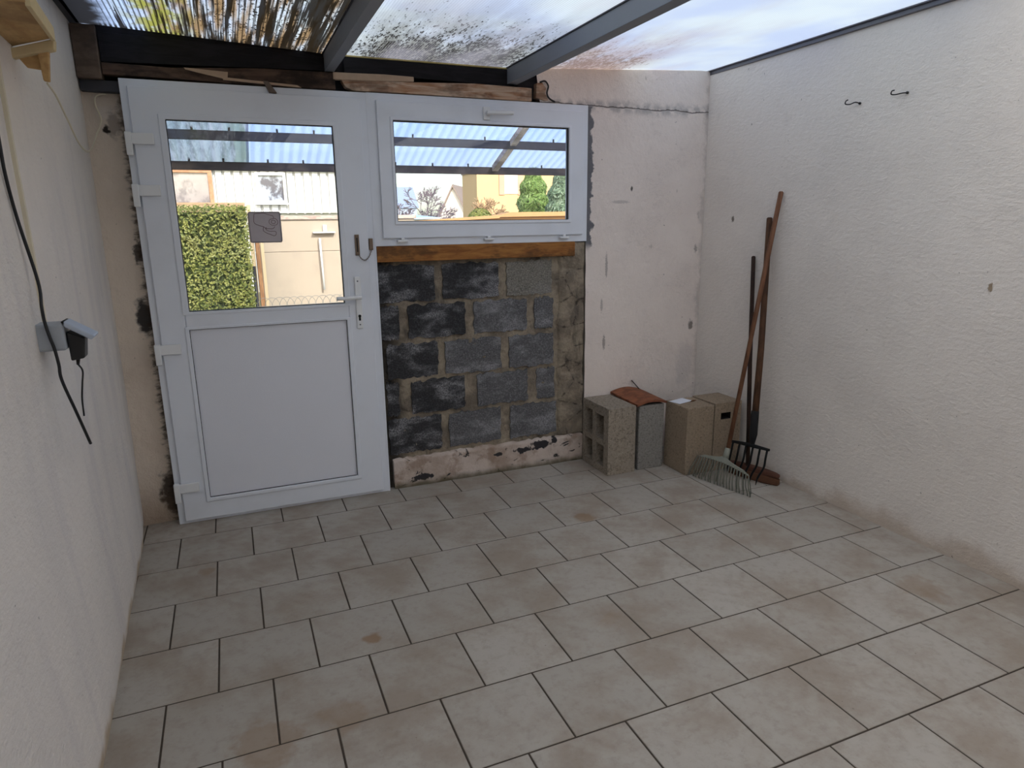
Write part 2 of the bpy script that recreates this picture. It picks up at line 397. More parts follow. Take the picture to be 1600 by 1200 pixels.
def m_plinth():
    n = NT('old_painted_plinth')
    c = n.mix(n.step(n.noise(4, 5, 0.6), 0.4, 0.65), lin((206,192,182)), lin((172,154,140)))
    ch = n.step(n.noise(1.0, 5, 0.65, stretch=(7.5, 1, 16), dist=0.7), 0.60, 0.64)
    c = n.mix(n.mul(n.step(n.noise(6, 6, 0.7), 0.5, 0.62), 0.6), c, lin((146,122,104)))
    c = n.mix(ch, c, lin((62,60,60)))
    for (u,v,ru,rv) in ((2.40,0.145,0.075,0.026),(2.27,0.125,0.05,0.018),(2.11,0.12,0.03,0.012),(1.62,0.05,0.07,0.018),(2.50,0.165,0.02,0.02)):
        c = n.mix(n.spot(u, v, ru, rv, 'x', 0.15, 0.7, 34), c, lin((58,56,58)))
    o = n.xyz(); z = n.math('ADD', o[2], n.mul(n.math('SUBTRACT', n.noise(14,4), 0.5), 0.06))
    c = n.mix(n.mul(n.math('SUBTRACT', 1.0, n.step(z, 0.0, 0.05)), 0.8), c, lin((70,68,44)))
    return n.out(n.bsdf(c, 0.9, n.bump(n.math('ADD', n.noise(50,4), n.noise(9,4)), 0.6, 0.01), spec=0.15))
M['plinth'] = m_plinth()
def m_cinder(name, a, b, pit=0.55):
    n = NT(name)
    c = n.mix(n.noise(4, 5), lin(a), lin(b))
    c = n.mix(n.mul(n.step(n.noise(75, 4, 0.75), 0.50, 0.62), pit), c, lin([v*0.48 for v in a]))
    c = n.mix(n.mul(n.step(n.noise(85, 4, 0.75, stretch=(1.3,1,1)), 0.54, 0.64), 0.6), c, lin([min(255, v*1.25) for v in b]))
    h = n.math('ADD', n.noise(130, 4, 0.7), n.mul(n.noise(40, 3), 0.6))
    return n.out(n.bsdf(c, 0.92, n.bump(h, 0.9, 0.008), spec=0.15))
M['cinder'] = m_cinder('concrete_block', (172,160,144), (154,144,132))
M['cinder_grey'] = m_cinder('concrete_block_grey', (158,154,148), (140,137,133))
M['cinder_tan'] = m_cinder('concrete_block_tan', (168,151,130), (150,134,116), 0.42)
M['terracotta'] = m_wood('terracotta', (150,94,66), (112,70,52), (5,8,5), (74,54,44), 0.55)
M['paper'] = simple('paper', (222,226,236), 0.8, var=0.04)
M['handle_brown'] = m_wood('brown_handle', (126,88,66), (100,68,50), (14,14,1.5))
M['handle_fork'] = m_wood('fork_handle', (92,64,46), (66,46,34), (14,14,1.5))
M['handle_dark'] = m_wood('dark_handle', (66,48,40), (48,36,32), (14,14,1.5))
M['rake_plastic'] = simple('grey_green_plastic', (140,142,130), 0.6, var=0.25, scale=20)
M['tine_plastic'] = simple('tine_plastic', (112,114,102), 0.7, var=0.3, scale=30)
M['black_iron'] = simple('black_iron', (12,12,14), 0.85, 0.0, 0.3, 30)
M['bristle'] = simple('brown_bristle', (104,68,46), 0.9, var=0.4, scale=50, bump=0.9, bscale=180)
M['broom_wood'] = simple('broom_wood', (92,56,40), 0.8, var=0.3, scale=20)
M['black_plastic'] = simple('black_plastic', (20,20,22), 0.45)
M['black_cable'] = simple('black_cable', (18,20,24), 0.5)
M['socket_grey'] = simple('socket_grey', (168,174,182), 0.5, var=0.06)
M['socket_lid'] = simple('socket_lid', (176,186,202), 0.4, var=0.06)
M['cream_cable'] = simple('cream_cable', (230,220,196), 0.6, var=0.2)
M['tan_plastic'] = m_wood('aged_bracket_wood', (206,172,122), (184,148,102), (8,1.5,8), (120,96,70), 0.35)
M['tan_edge'] = simple('pale_wood_edge', (226,206,162), 0.8, var=0.2, scale=30)
M['steel_hook'] = simple('dark_steel', (60,58,58), 0.4, 0.8)

# ------------------------------------------------------------------ floor
T = 0.333; Wt = 1.0083*T
ov = 0.0060
tint = []
fl = MB(); fl.cur = 1
fl.box(-0.05, 3.80, -5.2, 0.12, -0.12, -0.0025)
ground_tiles = len(fl.f); fl.cur = 0
for l in range(-1, 16):
    off = 0.875 + 0.0192*(l-1) + (0.5 if l % 2 == 0 else 0.0)
    y1 = -l*T-ov/2; y0 = -(l+1)*T+ov/2
    if l == -1: y1 = 0.02
    for k in range(-5, 13):
        x0 = off*T+k*Wt+ov/2; x1 = x0+Wt-ov
        sk = 0.0
        x0 = max(x0, 0.0); x1 = min(x1, 3.72)
        if x1-x0 < 0.01 or y1-y0 < 0.01: continue
        j = random.uniform(-0.0004, 0.0004); b = 0.0015
        fl.add([(x0,y0,-0.002),(x1,y0,-0.002),(x1,y1,-0.002),(x0,y1,-0.002),
                (x0+b,y0+b,j),(x1-b,y0+b,j),(x1-b,y1-b,j),(x0+b,y1-b,j)],
               [(4,5,6,7),(0,1,5,4),(1,2,6,5),(2,3,7,6),(3,0,4,7)])
        tint += [random.random()]*5
floor = fl.build('floor', [M['tile'], M['grout']], kind='structure')
at = floor.data.attributes.new('tint', 'FLOAT', 'FACE')
vals = [0.5]*ground_tiles + tint
for i, v in enumerate(vals[:len(at.data)]): at.data[i].value = v

# ------------------------------------------------------------------ walls
YW = -0.14
def hn(a, b, s=1.0, seed=0.0):
    from mathutils import noise
    return noise.noise(Vector((a*s+seed, b*s-seed, seed*0.37)))
# left wall: slightly skewed, bellied old masonry that flares at the foot
base_pts = [(0.4,0.10),(-0.07,0.100),(-0.34,0.1255),(-0.68,0.135),(-1.0,0.144),(-1.33,0.154),(-1.66,0.1656),(-1.89,0.172),(-5.3,0.27)]
def base_x(y):
    for (ya,xa),(yb,xb) in zip(base_pts, base_pts[1:]):
        if y >= yb: return xa+(xb-xa)*(ya-y)/(ya-yb)
    return 0.27
def left_surface(u, v):
    y = 0.1-u*5.3; z = -0.02+v*2.6
    top = 0.108+0.012*max(0, -y)
    t = min(1, max(0, z/0.9)); t = t*t*(3-2*t)
    x = base_x(y)*(1-t)+top*t + 0.008*hn(y, z, 2.2, 3.1)*min(1, z*2+0.2)*min(1,max(0,-y)*3)
    x -= 0.006*max(0, 1-z/0.05) if z < 0.05 else 0
    return (x, y, z)
wl = MB(); wl.smooth = True
vs, fs = uvgrid(left_surface, 110, 56); wl.add(vs, fs); wl.smooth = False
wl.box(-0.12, 0.02, -5.2, 0.1, -0.02, 2.58)
wl.build('wall_left', M['plaster_left'], kind='structure')
# right wall
def right_surface(u, v):
    y = 0.1-u*5.3; z = -0.02+v*2.50
    return (3.588+0.014*min(1, max(0,-y))+0.010*(-y if y < 0 else 0)*(1-z/2.5)+0.004*hn(y, z, 1.8, 9.0), y, z)
wr = MB(); wr.smooth = True
vs, fs = uvgrid(right_surface, 90, 44); wr.add(vs, fs); wr.smooth = False
wr.box(3.68, 3.80, -5.2, 0.1, -0.02, 2.46)
wr.build('wall_right', M['plaster_right'], kind='structure')
# wall behind the camera (the house side of the lean-to)
MB().box(0.0, 3.75, -5.32, -5.2, -0.02, 2.60).build('wall_front', M['plaster_right'], kind='structure')

# back wall = plastered pier on the right, narrow plaster strip on the left, block infill under the window
wbk = MB(); wbk.smooth = True
def pier(u, v):
    x = 2.712+u*(3.62-2.712); z = -0.02+v*2.475
    edge = 0.006*hn(z, 0, 9, 1.0) if u == 0 else 0
    # rounded inside corner at the top right
    return (x+edge, YW-0.004*hn(x, z, 2.4, 5), z)
vs, fs = uvgrid(pier, 30, 80); wbk.add(vs, fs); wbk.smooth = False
wbk.box(2.722, 3.66, YW+0.006, 0.06, -0.02, 2.45)
wbk.cur = 1; wbk.smooth = True
def strip(u, v):
    x = 0.06+u*(0.30-0.06); z = -0.02+v*2.18
    return (x, -0.075-0.006*hn(x, z, 6, 2)-0.03*(1-u)**3*0.5, z)
vs, fs = uvgrid(strip, 12, 80); wbk.add(vs, fs); wbk.smooth = False
wbk.box(0.0, 0.30, -0.06, 0.06, -0.02, 2.12)
wbk.cur = 2
wbk.box(2.706, 2.72, YW+0.002, 0.06, 0.0, 2.2)
wall_back = wbk.build('wall_back', [M['plaster_back'], M['plaster_strip'], M['reveal']], kind='structure')

# block infill
bi = MB(); bi.cur = 0
def mort(u, v):
    x = 1.38+u*(2.722-1.38); z = -0.01+v*1.37
    return (x, -0.102-0.010*hn(x, z, 12, 4)-0.008*hn(x, z, 30, 8), z)
bi.smooth = True; vs, fs = uvgrid(mort, 110, 110); bi.add(vs, fs); bi.smooth = False
bi.box(1.38, 2.72, -0.08, 0.05, -0.01, 1.36)
rows = [(1.118,1.312,[(1.40,1.742,1),(1.79,2.135,1),(2.19,2.49,3)]),
        (0.905,1.085,[(1.40,1.52,1),(1.575,1.92,1),(1.975,2.32,2),(2.375,2.50,2)]),
        (0.672,0.862,[(1.44,1.745,1),(1.79,2.145,2),(2.20,2.50,2)]),
        (0.452,0.640,[(1.43,1.50,1),(1.575,1.905,1),(1.985,2.32,2),(2.385,2.51,2)]),
        (0.215,0.415,[(1.43,1.75,1),(1.80,2.135,2),(2.20,2.52,2)])]
for z0, z1, bl in rows:
    for x0, x1, mi in bl:
        bi.cur = mi
        n = 16; out = []
        def rag(a): return random.uniform(-a, a)
        for i in range(n): out.append((x0+(x1-x0)*i/n, z0-0.006+rag(0.007)))
        for i in range(8): out.append((x1+rag(0.005), z0+(z1-z0)*i/8))
        for i in range(n): out.append((x1-(x1-x0)*i/n, z1+0.006+rag(0.009)))
        for i in range(8): out.append((x0+rag(0.005), z1-(z1-z0)*i/8))
        dx = random.uniform(-0.003, 0.003)
        bi.prism(out, 'y', -0.112+dx, -0.07)
infill = bi.build('block_infill', [M['mortar'], M['block_dark'], M['block_mid'], M['block_light']], wall_back, label='grey concrete blockwork with rough mortar joints')
# lumpy mortar column at the right of the infill
mj = MB(); mj.smooth = True
def jamb(u, v):
    x = 2.53+u*0.185; z = 0.19+v*1.23
    edge = 0.02*hn(z, 1, 7, 3)*(1-u)
    bulge = 0.018*abs(math.sin(z*14.5+0.6))**0.5
    return (x+edge, -0.118-bulge*min(1, u*4)*(0.8+0.5*hn(x,z,10,2))+ (0.022 if u == 0 else 0), z)
vs, fs = uvgrid(jamb, 14, 90); mj.add(vs, fs)
mj.build('mortar_jamb', M['mortar'], wall_back, label='lumpy mortar filling beside the blocks')
# low plinth with flaking paint
pl = MB(); pl.smooth = True
top = [0.188+0.012*hn(i*0.11, 0, 3, 2)+0.012*hn(i*0.9, 3, 1, 5) for i in range(61)]
def plin(u, v):
    x = 1.44+u*(2.71-1.44); i = min(60, int(u*60)); zt = top[i]
    bul = 0.006*hn(x, v*0.2, 8, 7)
    return (x, -0.135-bul if v < 0.96 else -0.105, -0.005+min(1, v/0.96)*zt)
vs, fs = uvgrid(plin, 60, 14); pl.add(vs, fs)
pl.add([plin(0, k/14) for k in range(15)]+[(1.44,-0.09,plin(0,k/14)[2]) for k in range(15)], [(k,k+1,16+k,15+k) for k in range(14)])
pl.build('plaster_plinth', M['plinth'], wall_back, label='low plinth with flaking cream paint')

# ------------------------------------------------------------------ roof
def zroof(x):
    if x < 1.2: return 2.436-0.042*(x-0.15)/1.05
    if x < 2.27: return 2.385
    return 2.392+0.068*(x-2.27)/1.33
def roof_sheet(name, x0, x1, m, label, y0=-5.2, y1=-0.11):
    mb = MB(); n = 24; k = 14
    za, zb = zroof(x0), zroof(x1)
    P = lambda u, v, d: (x0+(x1-x0)*u, y1+(y0-y1)*v, za+(zb-za)*u+d+0.0015*hn(u*3, v*5, 2, 1))
    mb.smooth = True
    vs, fs = uvgrid(lambda u, v: P(u, v, 0.0), n, k); mb.add(vs, fs); mb.smooth = False
    o = mb.build(name, m); return tag(o, label, 'roof panel')
roof_sheet('roof_panel', 0.125, 1.205, M['sheet_a'], 'heavily moulded polycarbonate roof panel above the white door, streaked brown and green')
roof_sheet('roof_panel', 1.245, 2.205, M['sheet_b'], 'milky polycarbonate roof panel with black mould streaks between the two grey rafters')
roof_sheet('roof_panel', 2.255, 3.625, M['sheet_c'], 'pale polycarbonate roof panel with a brown stain, next to the right wall')
def rafter(x0, x1, z0, z1, label):
    mb = MB(); t = 0.004
    # rolled profile: web with lower flange and a small lip
    mb.prism([(x0,z0),(x1,z0),(x1,z0+0.010),(x1-0.004,z0+0.014),(x1-0.004,z1),(x0,z1)], 'y', -5.2, -0.10)
    t_ = thing('roof_rafter', label, 'rafter', ((x0+x1)/2, -0.1, z0))
    mb.build('beam', M['rafter_paint'], t_, bevel=0.002)
    MB().box(x0-0.006, x1+0.01, -5.2, -0.10, z1, z1+0.006).build('glazing_seal', M['rafter_dark'], t_)
    MB().box(x0-0.010, x1+0.012, -0.13, -0.09, z0-0.004, z1-0.02).build('dark_end', M['void'], t_)  # black box put in for the dark around the rafter end
rafter(1.203, 1.25, 2.300, 2.384, 'narrow grey roof rafter meeting the wall above the white door')
rafter(2.200, 2.262, 2.300, 2.380, 'wide grey roof rafter meeting the wall above the window')
tr = MB(); tr.box(0.108, 0.150, -5.2, -0.05, 2.436, 2.50)
tag(tr.build('roof_rafter', M['rafter_dark'], bevel=0.002), 'dark grey edge rafter running along the top of the left wall', 'rafter')
tr = MB(); tr.box(3.585, 3.606, -5.2, -0.12, 2.432, 2.475); tr.box(3.572, 3.606, -5.2, -0.12, 2.452, 2.462)
tag(tr.build('edge_profile', M['alu'], bevel=0.002), 'thin grey metal strip between the roof panel and the right wall', 'edge strip')

# timber above the frames
wp = MB(); wp.prism([(0.215,2.275),(1.20,2.302),(1.20,2.378),(0.215,2.400)], 'y', -0.135, -0.05)
wp.prism([(1.30,2.303),(2.235,2.288),(2.235,2.372),(1.30,2.376)], 'y', -0.135, -0.05)
wp.box(0.205, 2.40, -0.09, -0.05, 2.36, 2.383); wp.prism([(0.20,2.36),(1.20,2.36),(1.20,2.388),(0.20,2.432)], 'y', -0.12, -0.05); wp.box(1.20, 1.30, -0.10, -0.05, 2.21, 2.38); wp.box(2.235, 2.40, -0.11, -0.05, 2.23, 2.385)
tag(wp.build('wall_plate', M['wood_black'], bevel=0.002), 'blackened timber wall plate under the ends of the roof panels', 'beam')
MB().box(0.06, 2.73, -0.06, 0.06, 2.10, 2.383).build('trim_1', M['void'], kind='structure')  # black filler put in for the dark gaps behind the timbers
yl = MB(); yl.box(1.30, 2.215, -0.138, -0.11, 2.3765, 2.3835)
tag(yl.build('glazing_bar', simple('yellowed_foam', (226,206,140), 0.7, var=0.4, scale=8), bevel=0.001), 'thin yellowed foam strip along the end of the middle roof panel', 'strip')
cb = MB(); cb.box(0.112, 0.212, -0.150, -0.05, 2.20, 2.425)
tag(cb.build('corner_block', M['wood_block'], bevel=0.006), 'short brown timber block in the top left corner beside the blackened beam', 'timber block')
sb = MB(); sb.box(0.115, 0.275, -0.12, -0.05, 2.150, 2.20)
tag(sb.build('slate_packer', simple('dark_slate', (62,62,68), 0.8, var=0.3), bevel=0.004), 'dark flat packer under the brown corner block', 'packer')
def batten(pts_lo, pts_hi, y0, y1, m, label):
    poly = pts_lo+pts_hi[::-1]; mb = MB(); mb.prism(poly, 'y', y0, y1)
    return tag(mb.build('wooden_batten', m, bevel=0.003), label, 'batten')
batten([(1.30,2.228),(1.34,2.214),(1.6,2.216),(2.0,2.214),(2.345,2.214)], [(1.28,2.262),(1.45,2.270),(1.62,2.272),(2.0,2.288),(2.345,2.284)], -0.148, -0.10, M['wood_pale'],
       'pale peeling wooden batten above the window frame')
batten([(1.24,2.262),(1.45,2.266),(1.66,2.276)], [(1.24,2.296),(1.5,2.302),(1.66,2.300)], -0.150, -0.12, M['splinter'], 'short splintered lath lying on the pale batten, near the narrow rafter')
batten([(0.215,2.222),(0.45,2.222),(0.8,2.214),(1.25,2.214)], [(0.215,2.272),(0.5,2.268),(0.9,2.292),(1.25,2.296)], -0.142, -0.09, M['wood_shadow'],
       'brown batten above the door frame, shade put into its colour')
# torn splinters
spm = MB()
spm.hexa([(0.56,-0.155,2.262),(0.74,-0.155,2.228),(0.74,-0.145,2.228),(0.56,-0.145,2.262),(0.555,-0.155,2.270),(0.745,-0.155,2.262),(0.745,-0.145,2.262),(0.555,-0.145,2.270)])
spm.hexa([(0.72,-0.158,2.226),(1.08,-0.158,2.212),(1.08,-0.146,2.212),(0.72,-0.146,2.226),(0.72,-0.158,2.238),(1.06,-0.158,2.222),(1.06,-0.146,2.222),(0.72,-0.146,2.238)])
tag(spm.build('wood_splinter', M['splinter']), 'long torn wood splinter hanging over the top of the door frame', 'splinter')
wg = MB(); wg.hexa([(0.925,-0.165,2.180),(0.962,-0.165,2.178),(0.955,-0.140,2.178),(0.925,-0.140,2.180),(0.900,-0.162,2.232),(0.925,-0.162,2.232),(0.925,-0.140,2.232),(0.900,-0.140,2.232)])
tag(wg.build('wooden_wedge', simple('grey_wedge', (112,98,88), 0.85, var=0.3), bevel=0.002), 'small brown wedge pushed between batten and top of the door', 'wedge')
pf = MB(); pf.prism([(2.37,2.235),(2.425,2.222),(2.45,2.225),(2.43,2.26),(2.435,2.29),(2.41,2.318),(2.375,2.312)], 'y', -0.150, -0.08)
tag(pf.build('timber_stub', M['wood_pale'], bevel=0.003), 'small pale timber stub with a curved dark edge right of the batten', 'timber stub')
cv = MB(); cv.tube(spline([(2.395,-0.150,2.318),(2.425,-0.153,2.325),(2.446,-0.153,2.300),(2.438,-0.153,2.262),(2.452,-0.153,2.235),(2.49,-0.150,2.218)]), 0.005, 8)
tag(cv.build('black_wire', M['black_cable']), 'short curved black wire above the right end of the window', 'wire')
dk = MB(); dk.box(2.45, 2.72, -0.09, 0.05, 2.20, 2.40)
# plaster above window frame between stub and pier
up = MB(); up.smooth = True
def upper(u, v):
    x = 2.385+u*(2.73-2.385); z = 2.211+v*(2.42-2.211)
    return (x+(0.03*(0.5-v) if u == 0 else 0), YW+0.002-0.003*hn(x, z, 3, 5), z)
vs, fs = uvgrid(upper, 10, 8); up.add(vs, fs)
up.build('plaster_over_window', M['plaster_back'], wall_back)
sl = MB(); sl.box(1.410, 2.630, -0.150, -0.07, 1.340, 1.4255)
tag(sl.build('timber_sill', M['wood_orange'], bevel=0.003), 'orange-brown timber under the white window frame, above the concrete blocks', 'timber sill')

# ------------------------------------------------------------------ door
door = thing('door_1', 'white half-glazed plastic door with a grey-white lower panel', 'door', (0.274,-0.14,0), kind='structure')
FY = -0.145
fr = MB()
fr.quadring(0.274,1.404,0.0,2.209, 0.318,1.362,0.02,2.172, FY,-0.075)
dframe = fr.build('frame', M['upvc'], door, bevel=0.002)
sa = MB()
SY = FY-0.016
sa.add([], [])
def leaf(mb, x0,x1,z0,z1, holes, y0, y1):
    """flat leaf with rectangular holes: stiles and rails as mitred rings around each hole"""
    pass
zm = (1.046, 1.125)   # mid rail
# outer ring
sa.quadring(0.306,1.366,0.018,2.176, 0.425,1.238,0.118,2.052, SY, FY+0.05)
sash = sa.build('sash', M['upvc'], door, bevel=0.003)
mr = MB(); mr.box(0.425,1.238,SY-0.002,FY+0.05,1.040,1.122)
mr.build('mid_rail', M['upvc'], door, bevel=0.008, seg=3)
bd = MB()
bd.quadring(0.418,1.246,1.112,2.060, 0.448,1.218,1.128,2.036, SY-0.006, SY+0.012)
bd.quadring(0.418,1.246,0.110,1.052, 0.438,1.222,0.132,1.038, SY-0.006, SY+0.012)
bd.build('glazing_bead', M['upvc'], door, bevel=0.004, seg=3)
gk = MB(); gk.quadring(0.446,1.220,1.126,2.038, 0.4515,1.2145,1.1315,2.0325, SY+0.004, SY+0.020)
gk.quadring(0.436,1.224,0.130,1.040, 0.4405,1.2195,0.1345,1.0355, SY+0.004, SY+0.020)
gk.build('gasket', M['gasket'], door)
gp = MB(); gp.box(0.447,1.219,SY+0.014,SY+0.018,1.127,2.037); gp.build('glass_pane', M['glass'], door)
pn = MB(); pn.box(0.437,1.223,SY+0.010,SY+0.034,0.131,1.039); pn.build('lower_panel', M['panel'], door)
for zc in (1.945, 1.712, 0.945, 0.205):
    h = MB(); h.box(0.288,0.392,SY-0.016,SY-0.002,zc-0.024,zc+0.026)
    ho = h.build('hinge', M['white_plastic'], door, bevel=0.003)
    k = MB(); k.box(0.272,0.300,SY-0.022,SY+0.006,zc-0.074,zc+0.030); k.build('knuckle', M['white_plastic'], ho, bevel=0.004)
hp = MB(); hp.box(1.274,1.308,SY-0.010,SY,0.985,1.270)
hpo = hp.build('handle_plate', M['white_plastic'], door, bevel=0.005, seg=3)
MB().tube([(1.291,SY-0.008,1.160),(1.291,SY-0.050,1.160)], 0.011, 12).build('spindle', M['white_plastic'], hpo)
lv = MB(); lv.tube(spline([(1.300,SY-0.050,1.160),(1.27,SY-0.053,1.160),(1.22,SY-0.055,1.159),(1.168,SY-0.053,1.160)]), [0.012]*8+[0.011]*8+[0.010]*8+[0.009], 12)
lv.build('lever', M['white_plastic'], hpo)
kh = MB(); kh.tube([(1.291,SY-0.012,1.055),(1.291,SY-0.006,1.055)], 0.008, 14); kh.box(1.286,1.296,SY-0.0115,SY-0.006,1.030,1.053)
kh.build('keyhole', M['dark_hole'], hpo)
for z in (1.245, 1.008):
    MB().tube([(1.291,SY-0.012,z),(1.291,SY-0.006,z)], 0.004, 10).build('screw', M['alu'], hpo)
# security chain
cp = MB(); cp.box(1.292,1.315,SY-0.008,SY,1.382,1.492)
cpo = cp.build('chain_plate', M['metal_worn'], door, bevel=0.002, label='worn metal chain plate')
MB().box(1.300,1.306,SY-0.010,SY-0.004,1.400,1.475).build('slot', M['dark_hole'], cpo)
ck = MB(); ck.box(1.368,1.389,FY-0.020,FY,1.408,1.470)
ck.build('chain_keeper', M['metal_worn'], door, bevel=0.002, label='small worn metal chain keeper')
ch = MB(); path = spline([(1.306,SY-0.012,1.390),(1.318,SY-0.016,1.366),(1.340,SY-0.016,1.356),(1.362,SY-0.014,1.376),(1.378,SY-0.010,1.412)], 5)
for i, (a, b) in enumerate(zip(path, path[1:])):
    m = (a+b)/2; d = (b-a).normalized(); s = Vector((0,1,0)) if i % 2 else d.cross(Vector((0,1,0)))
    L = (b-a).length*0.72; r = 0.0032
    ring = [m+d*(math.cos(q)*L)+s*(math.sin(q)*r) for q in [2*math.pi*k/10 for k in range(11)]]
    ch.tube(ring, 0.0011, 6, cap=False)
ch.build('chain', M['metal_worn'], door, label='fine metal chain')
# sticker seen from its back on the glass
st = MB(); r = 0.012; x0,x1,z0,z1 = 0.768,0.926,1.459,1.614; pts = []
for cx, cz, a0 in ((x1-r,z0+r,-90),(x1-r,z1-r,0),(x0+r,z1-r,90),(x0+r,z0+r,180)):
    pts += [(cx+r*math.cos(math.radians(a0+q)), cz+r*math.sin(math.radians(a0+q))) for q in range(0,91,18)]
st.prism(pts, 'y', SY+0.0115, SY+0.0135)
sk = st.build('sticker', [M['sticker']], door, label='square grey sticker with a faint outline drawing')
ln = MB()
def U(a, b): return (x0+a*(x1-x0), SY+0.0110, z0+b*(z1-z0))
for pts_ in ([(0.03,0.03),(0.97,0.03),(0.97,0.97),(0.03,0.97),(0.03,0.03)],):
    ln.tube([U(*q) for q in pts_], 0.0016, 6)
ln.build('border', M['sticker_edge'], sk)
ld = MB()
for pts_ in ([(0.20,0.93),(0.17,0.72),(0.20,0.62),(0.34,0.55),(0.45,0.52),(0.52,0.46),(0.72,0.45),(0.80,0.52)],
             [(0.20,0.93),(0.48,0.95),(0.62,0.90),(0.76,0.86),(0.78,0.78)],
             [(0.45,0.52),(0.43,0.40),(0.50,0.33),(0.66,0.26),(0.76,0.22),(0.82,0.28),(0.80,0.36),(0.62,0.37),(0.52,0.42),(0.53,0.50)],
             [(0.78,0.78),(0.66,0.74),(0.63,0.64),(0.72,0.56),(0.86,0.58),(0.90,0.68),(0.84,0.77),(0.78,0.78)],
             [(0.72,0.72),(0.70,0.64),(0.78,0.61),(0.83,0.67),(0.78,0.72),(0.72,0.72)]):
    ld.tube(spline([U(*q) for q in pts_], 4), 0.0015, 6)
ld.build('outline_drawing', M['sticker_line'], sk)

# ------------------------------------------------------------------ window
win = thing('window_1', 'white plastic tilt window beside the door', 'window', (1.404,-0.14,1.42), kind='structure')
f = MB(); f.quadring(1.405,2.712,1.426,2.211, 1.460,2.662,1.478,2.166, FY, -0.06)
f.build('frame', M['upvc'], win, bevel=0.002)
f = MB(); f.quadring(1.449,2.676,1.468,2.174, 1.522,2.588,1.545,2.090, SY, FY+0.05)
f.build('sash', M['upvc'], win, bevel=0.003)
f = MB(); f.quadring(1.516,2.594,1.539,2.096, 1.532,2.577,1.557,2.078, SY-0.006, SY+0.014)
f.build('glazing_bead', M['upvc'], win, bevel=0.004, seg=3)
f = MB(); f.quadring(1.530,2.579,1.555,2.080, 1.5365,2.5715,1.5605,2.0735, SY+0.005, SY+0.020)
f.build('gasket', M['gasket'], win)
f = MB(); f.box(1.531,2.578,SY+0.014,SY+0.018,1.556,2.079); f.build('glass_pane', M['glass'], win)
f = MB(); f.box(2.040,2.080,SY-0.014,SY,2.100,2.168)
wh = f.build('handle', M['white_plastic'], win, bevel=0.004)
MB().tube([(2.060,SY-0.005,2.134),(2.060,SY-0.040,2.134)], 0.010, 12).build('spindle', M['white_plastic'], wh)
MB().tube(spline([(2.050,SY-0.040,2.133),(2.09,SY-0.044,2.134),(2.15,SY-0.045,2.136),(2.205,SY-0.043,2.137)]), 0.0115, 12).build('lever', M['white_plastic'], wh)
for x in (1.555, 2.062, 2.548):
    c_ = MB(); c_.box(x-0.030,x+0.030,SY-0.012,FY,1.446,1.458); c_.box(x-0.010,x+0.010,SY-0.008,FY,1.458,1.470)
    c_.build('sash_clip', M['white_plastic'], win, bevel=0.003)
MB().box(1.3995,1.4085,FY-0.002,-0.10,0.0,2.209).build('trim_2', M['upvc'], kind='structure')

# ------------------------------------------------------------------ concrete blocks in the corner
def hollow_block(x0,x1,y0,y1,z1,holes,label,mat):
    t_ = thing('concrete_block', label, 'concrete block', ((x0+x1)/2,(y0+y1)/2,0))
    mb = MB()
    ys = sorted({y0,y1}|{a for h in holes for a in h[:2]}); zs = sorted({0.0,z1}|{a for h in holes for a in h[2:]})
    ins = lambda y,z: any(h[0]<y<h[1] and h[2]<z<h[3] for h in holes)
    D = x1-0.03
    for ya,yb in zip(ys,ys[1:]):
        for za,zb in zip(zs,zs[1:]):
            if ins((ya+yb)/2,(za+zb)/2):
                mb.add([(D,ya,za),(D,yb,za),(D,yb,zb),(D,ya,zb)], [(0,1,2,3)])
            else: mb.add([(x0,ya,za),(x0,yb,za),(x0,yb,zb),(x0,ya,zb)], [(0,1,2,3)])
    for h in holes:
        a,b,c,d = h
        q = [(a,c),(b,c),(b,d),(a,d)]
        for i in range(4):
            (u,v),(p,w) = q[i], q[(i+1)%4]
            mb.add([(x0,u,v),(x0,p,w),(D,p,w),(D,u,v)], [(0,1,2,3)])
    mb.add([(x0,y0,0),(x1,y0,0),(x1,y1,0),(x0,y1,0),(x0,y0,z1),(x1,y0,z1),(x1,y1,z1),(x0,y1,z1)], [(0,3,2,1),(4,5,6,7),(0,1,5,4),(1,2,6,5),(2,3,7,6)])
    o = mb.build('block_body', mat, t_)
    import bmesh
    bm = bmesh.new(); bm.from_mesh(o.data); bmesh.ops.remove_doubles(bm, verts=bm.verts, dist=0.0002); bmesh.ops.recalc_face_normals(bm, faces=bm.faces); bm.to_mesh(o.data); bm.free()
    b = o.modifiers.new('bevel','BEVEL'); b.width = 0.005; b.segments = 2; b.limit_method = 'ANGLE'
    return t_
hollow_block(2.700,2.897,-0.474,-0.150,0.430,[(-0.418,-0.310,0.218,0.372),(-0.276,-0.176,0.214,0.378),(-0.418,-0.324,0.042,0.178),(-0.278,-0.180,0.042,0.180)],
             'hollow concrete block with four square holes, leftmost of the row in the corner', M['cinder'])
b2 = thing('concrete_block', 'grey concrete block under the terracotta tile, second from the left', 'concrete block', (3.02,-0.31,0))
MB().box(2.924,3.112,-0.466,-0.150,0,0.420).build('block_body', M['cinder_grey'], b2, bevel=0.006)
b3 = thing('concrete_block', 'tan concrete block carrying the white card, third from the left', 'concrete block', (3.24,-0.55,0))
MB().box(3.140,3.342,-0.665,-0.435,0,0.431).build('block_body', M['cinder_tan'], b3, bevel=0.006)
b4 = thing('concrete_block', 'tan concrete block with a dark slot, rightmost of the row behind the tool handles', 'concrete block', (3.45,-0.55,0))
bb = MB()
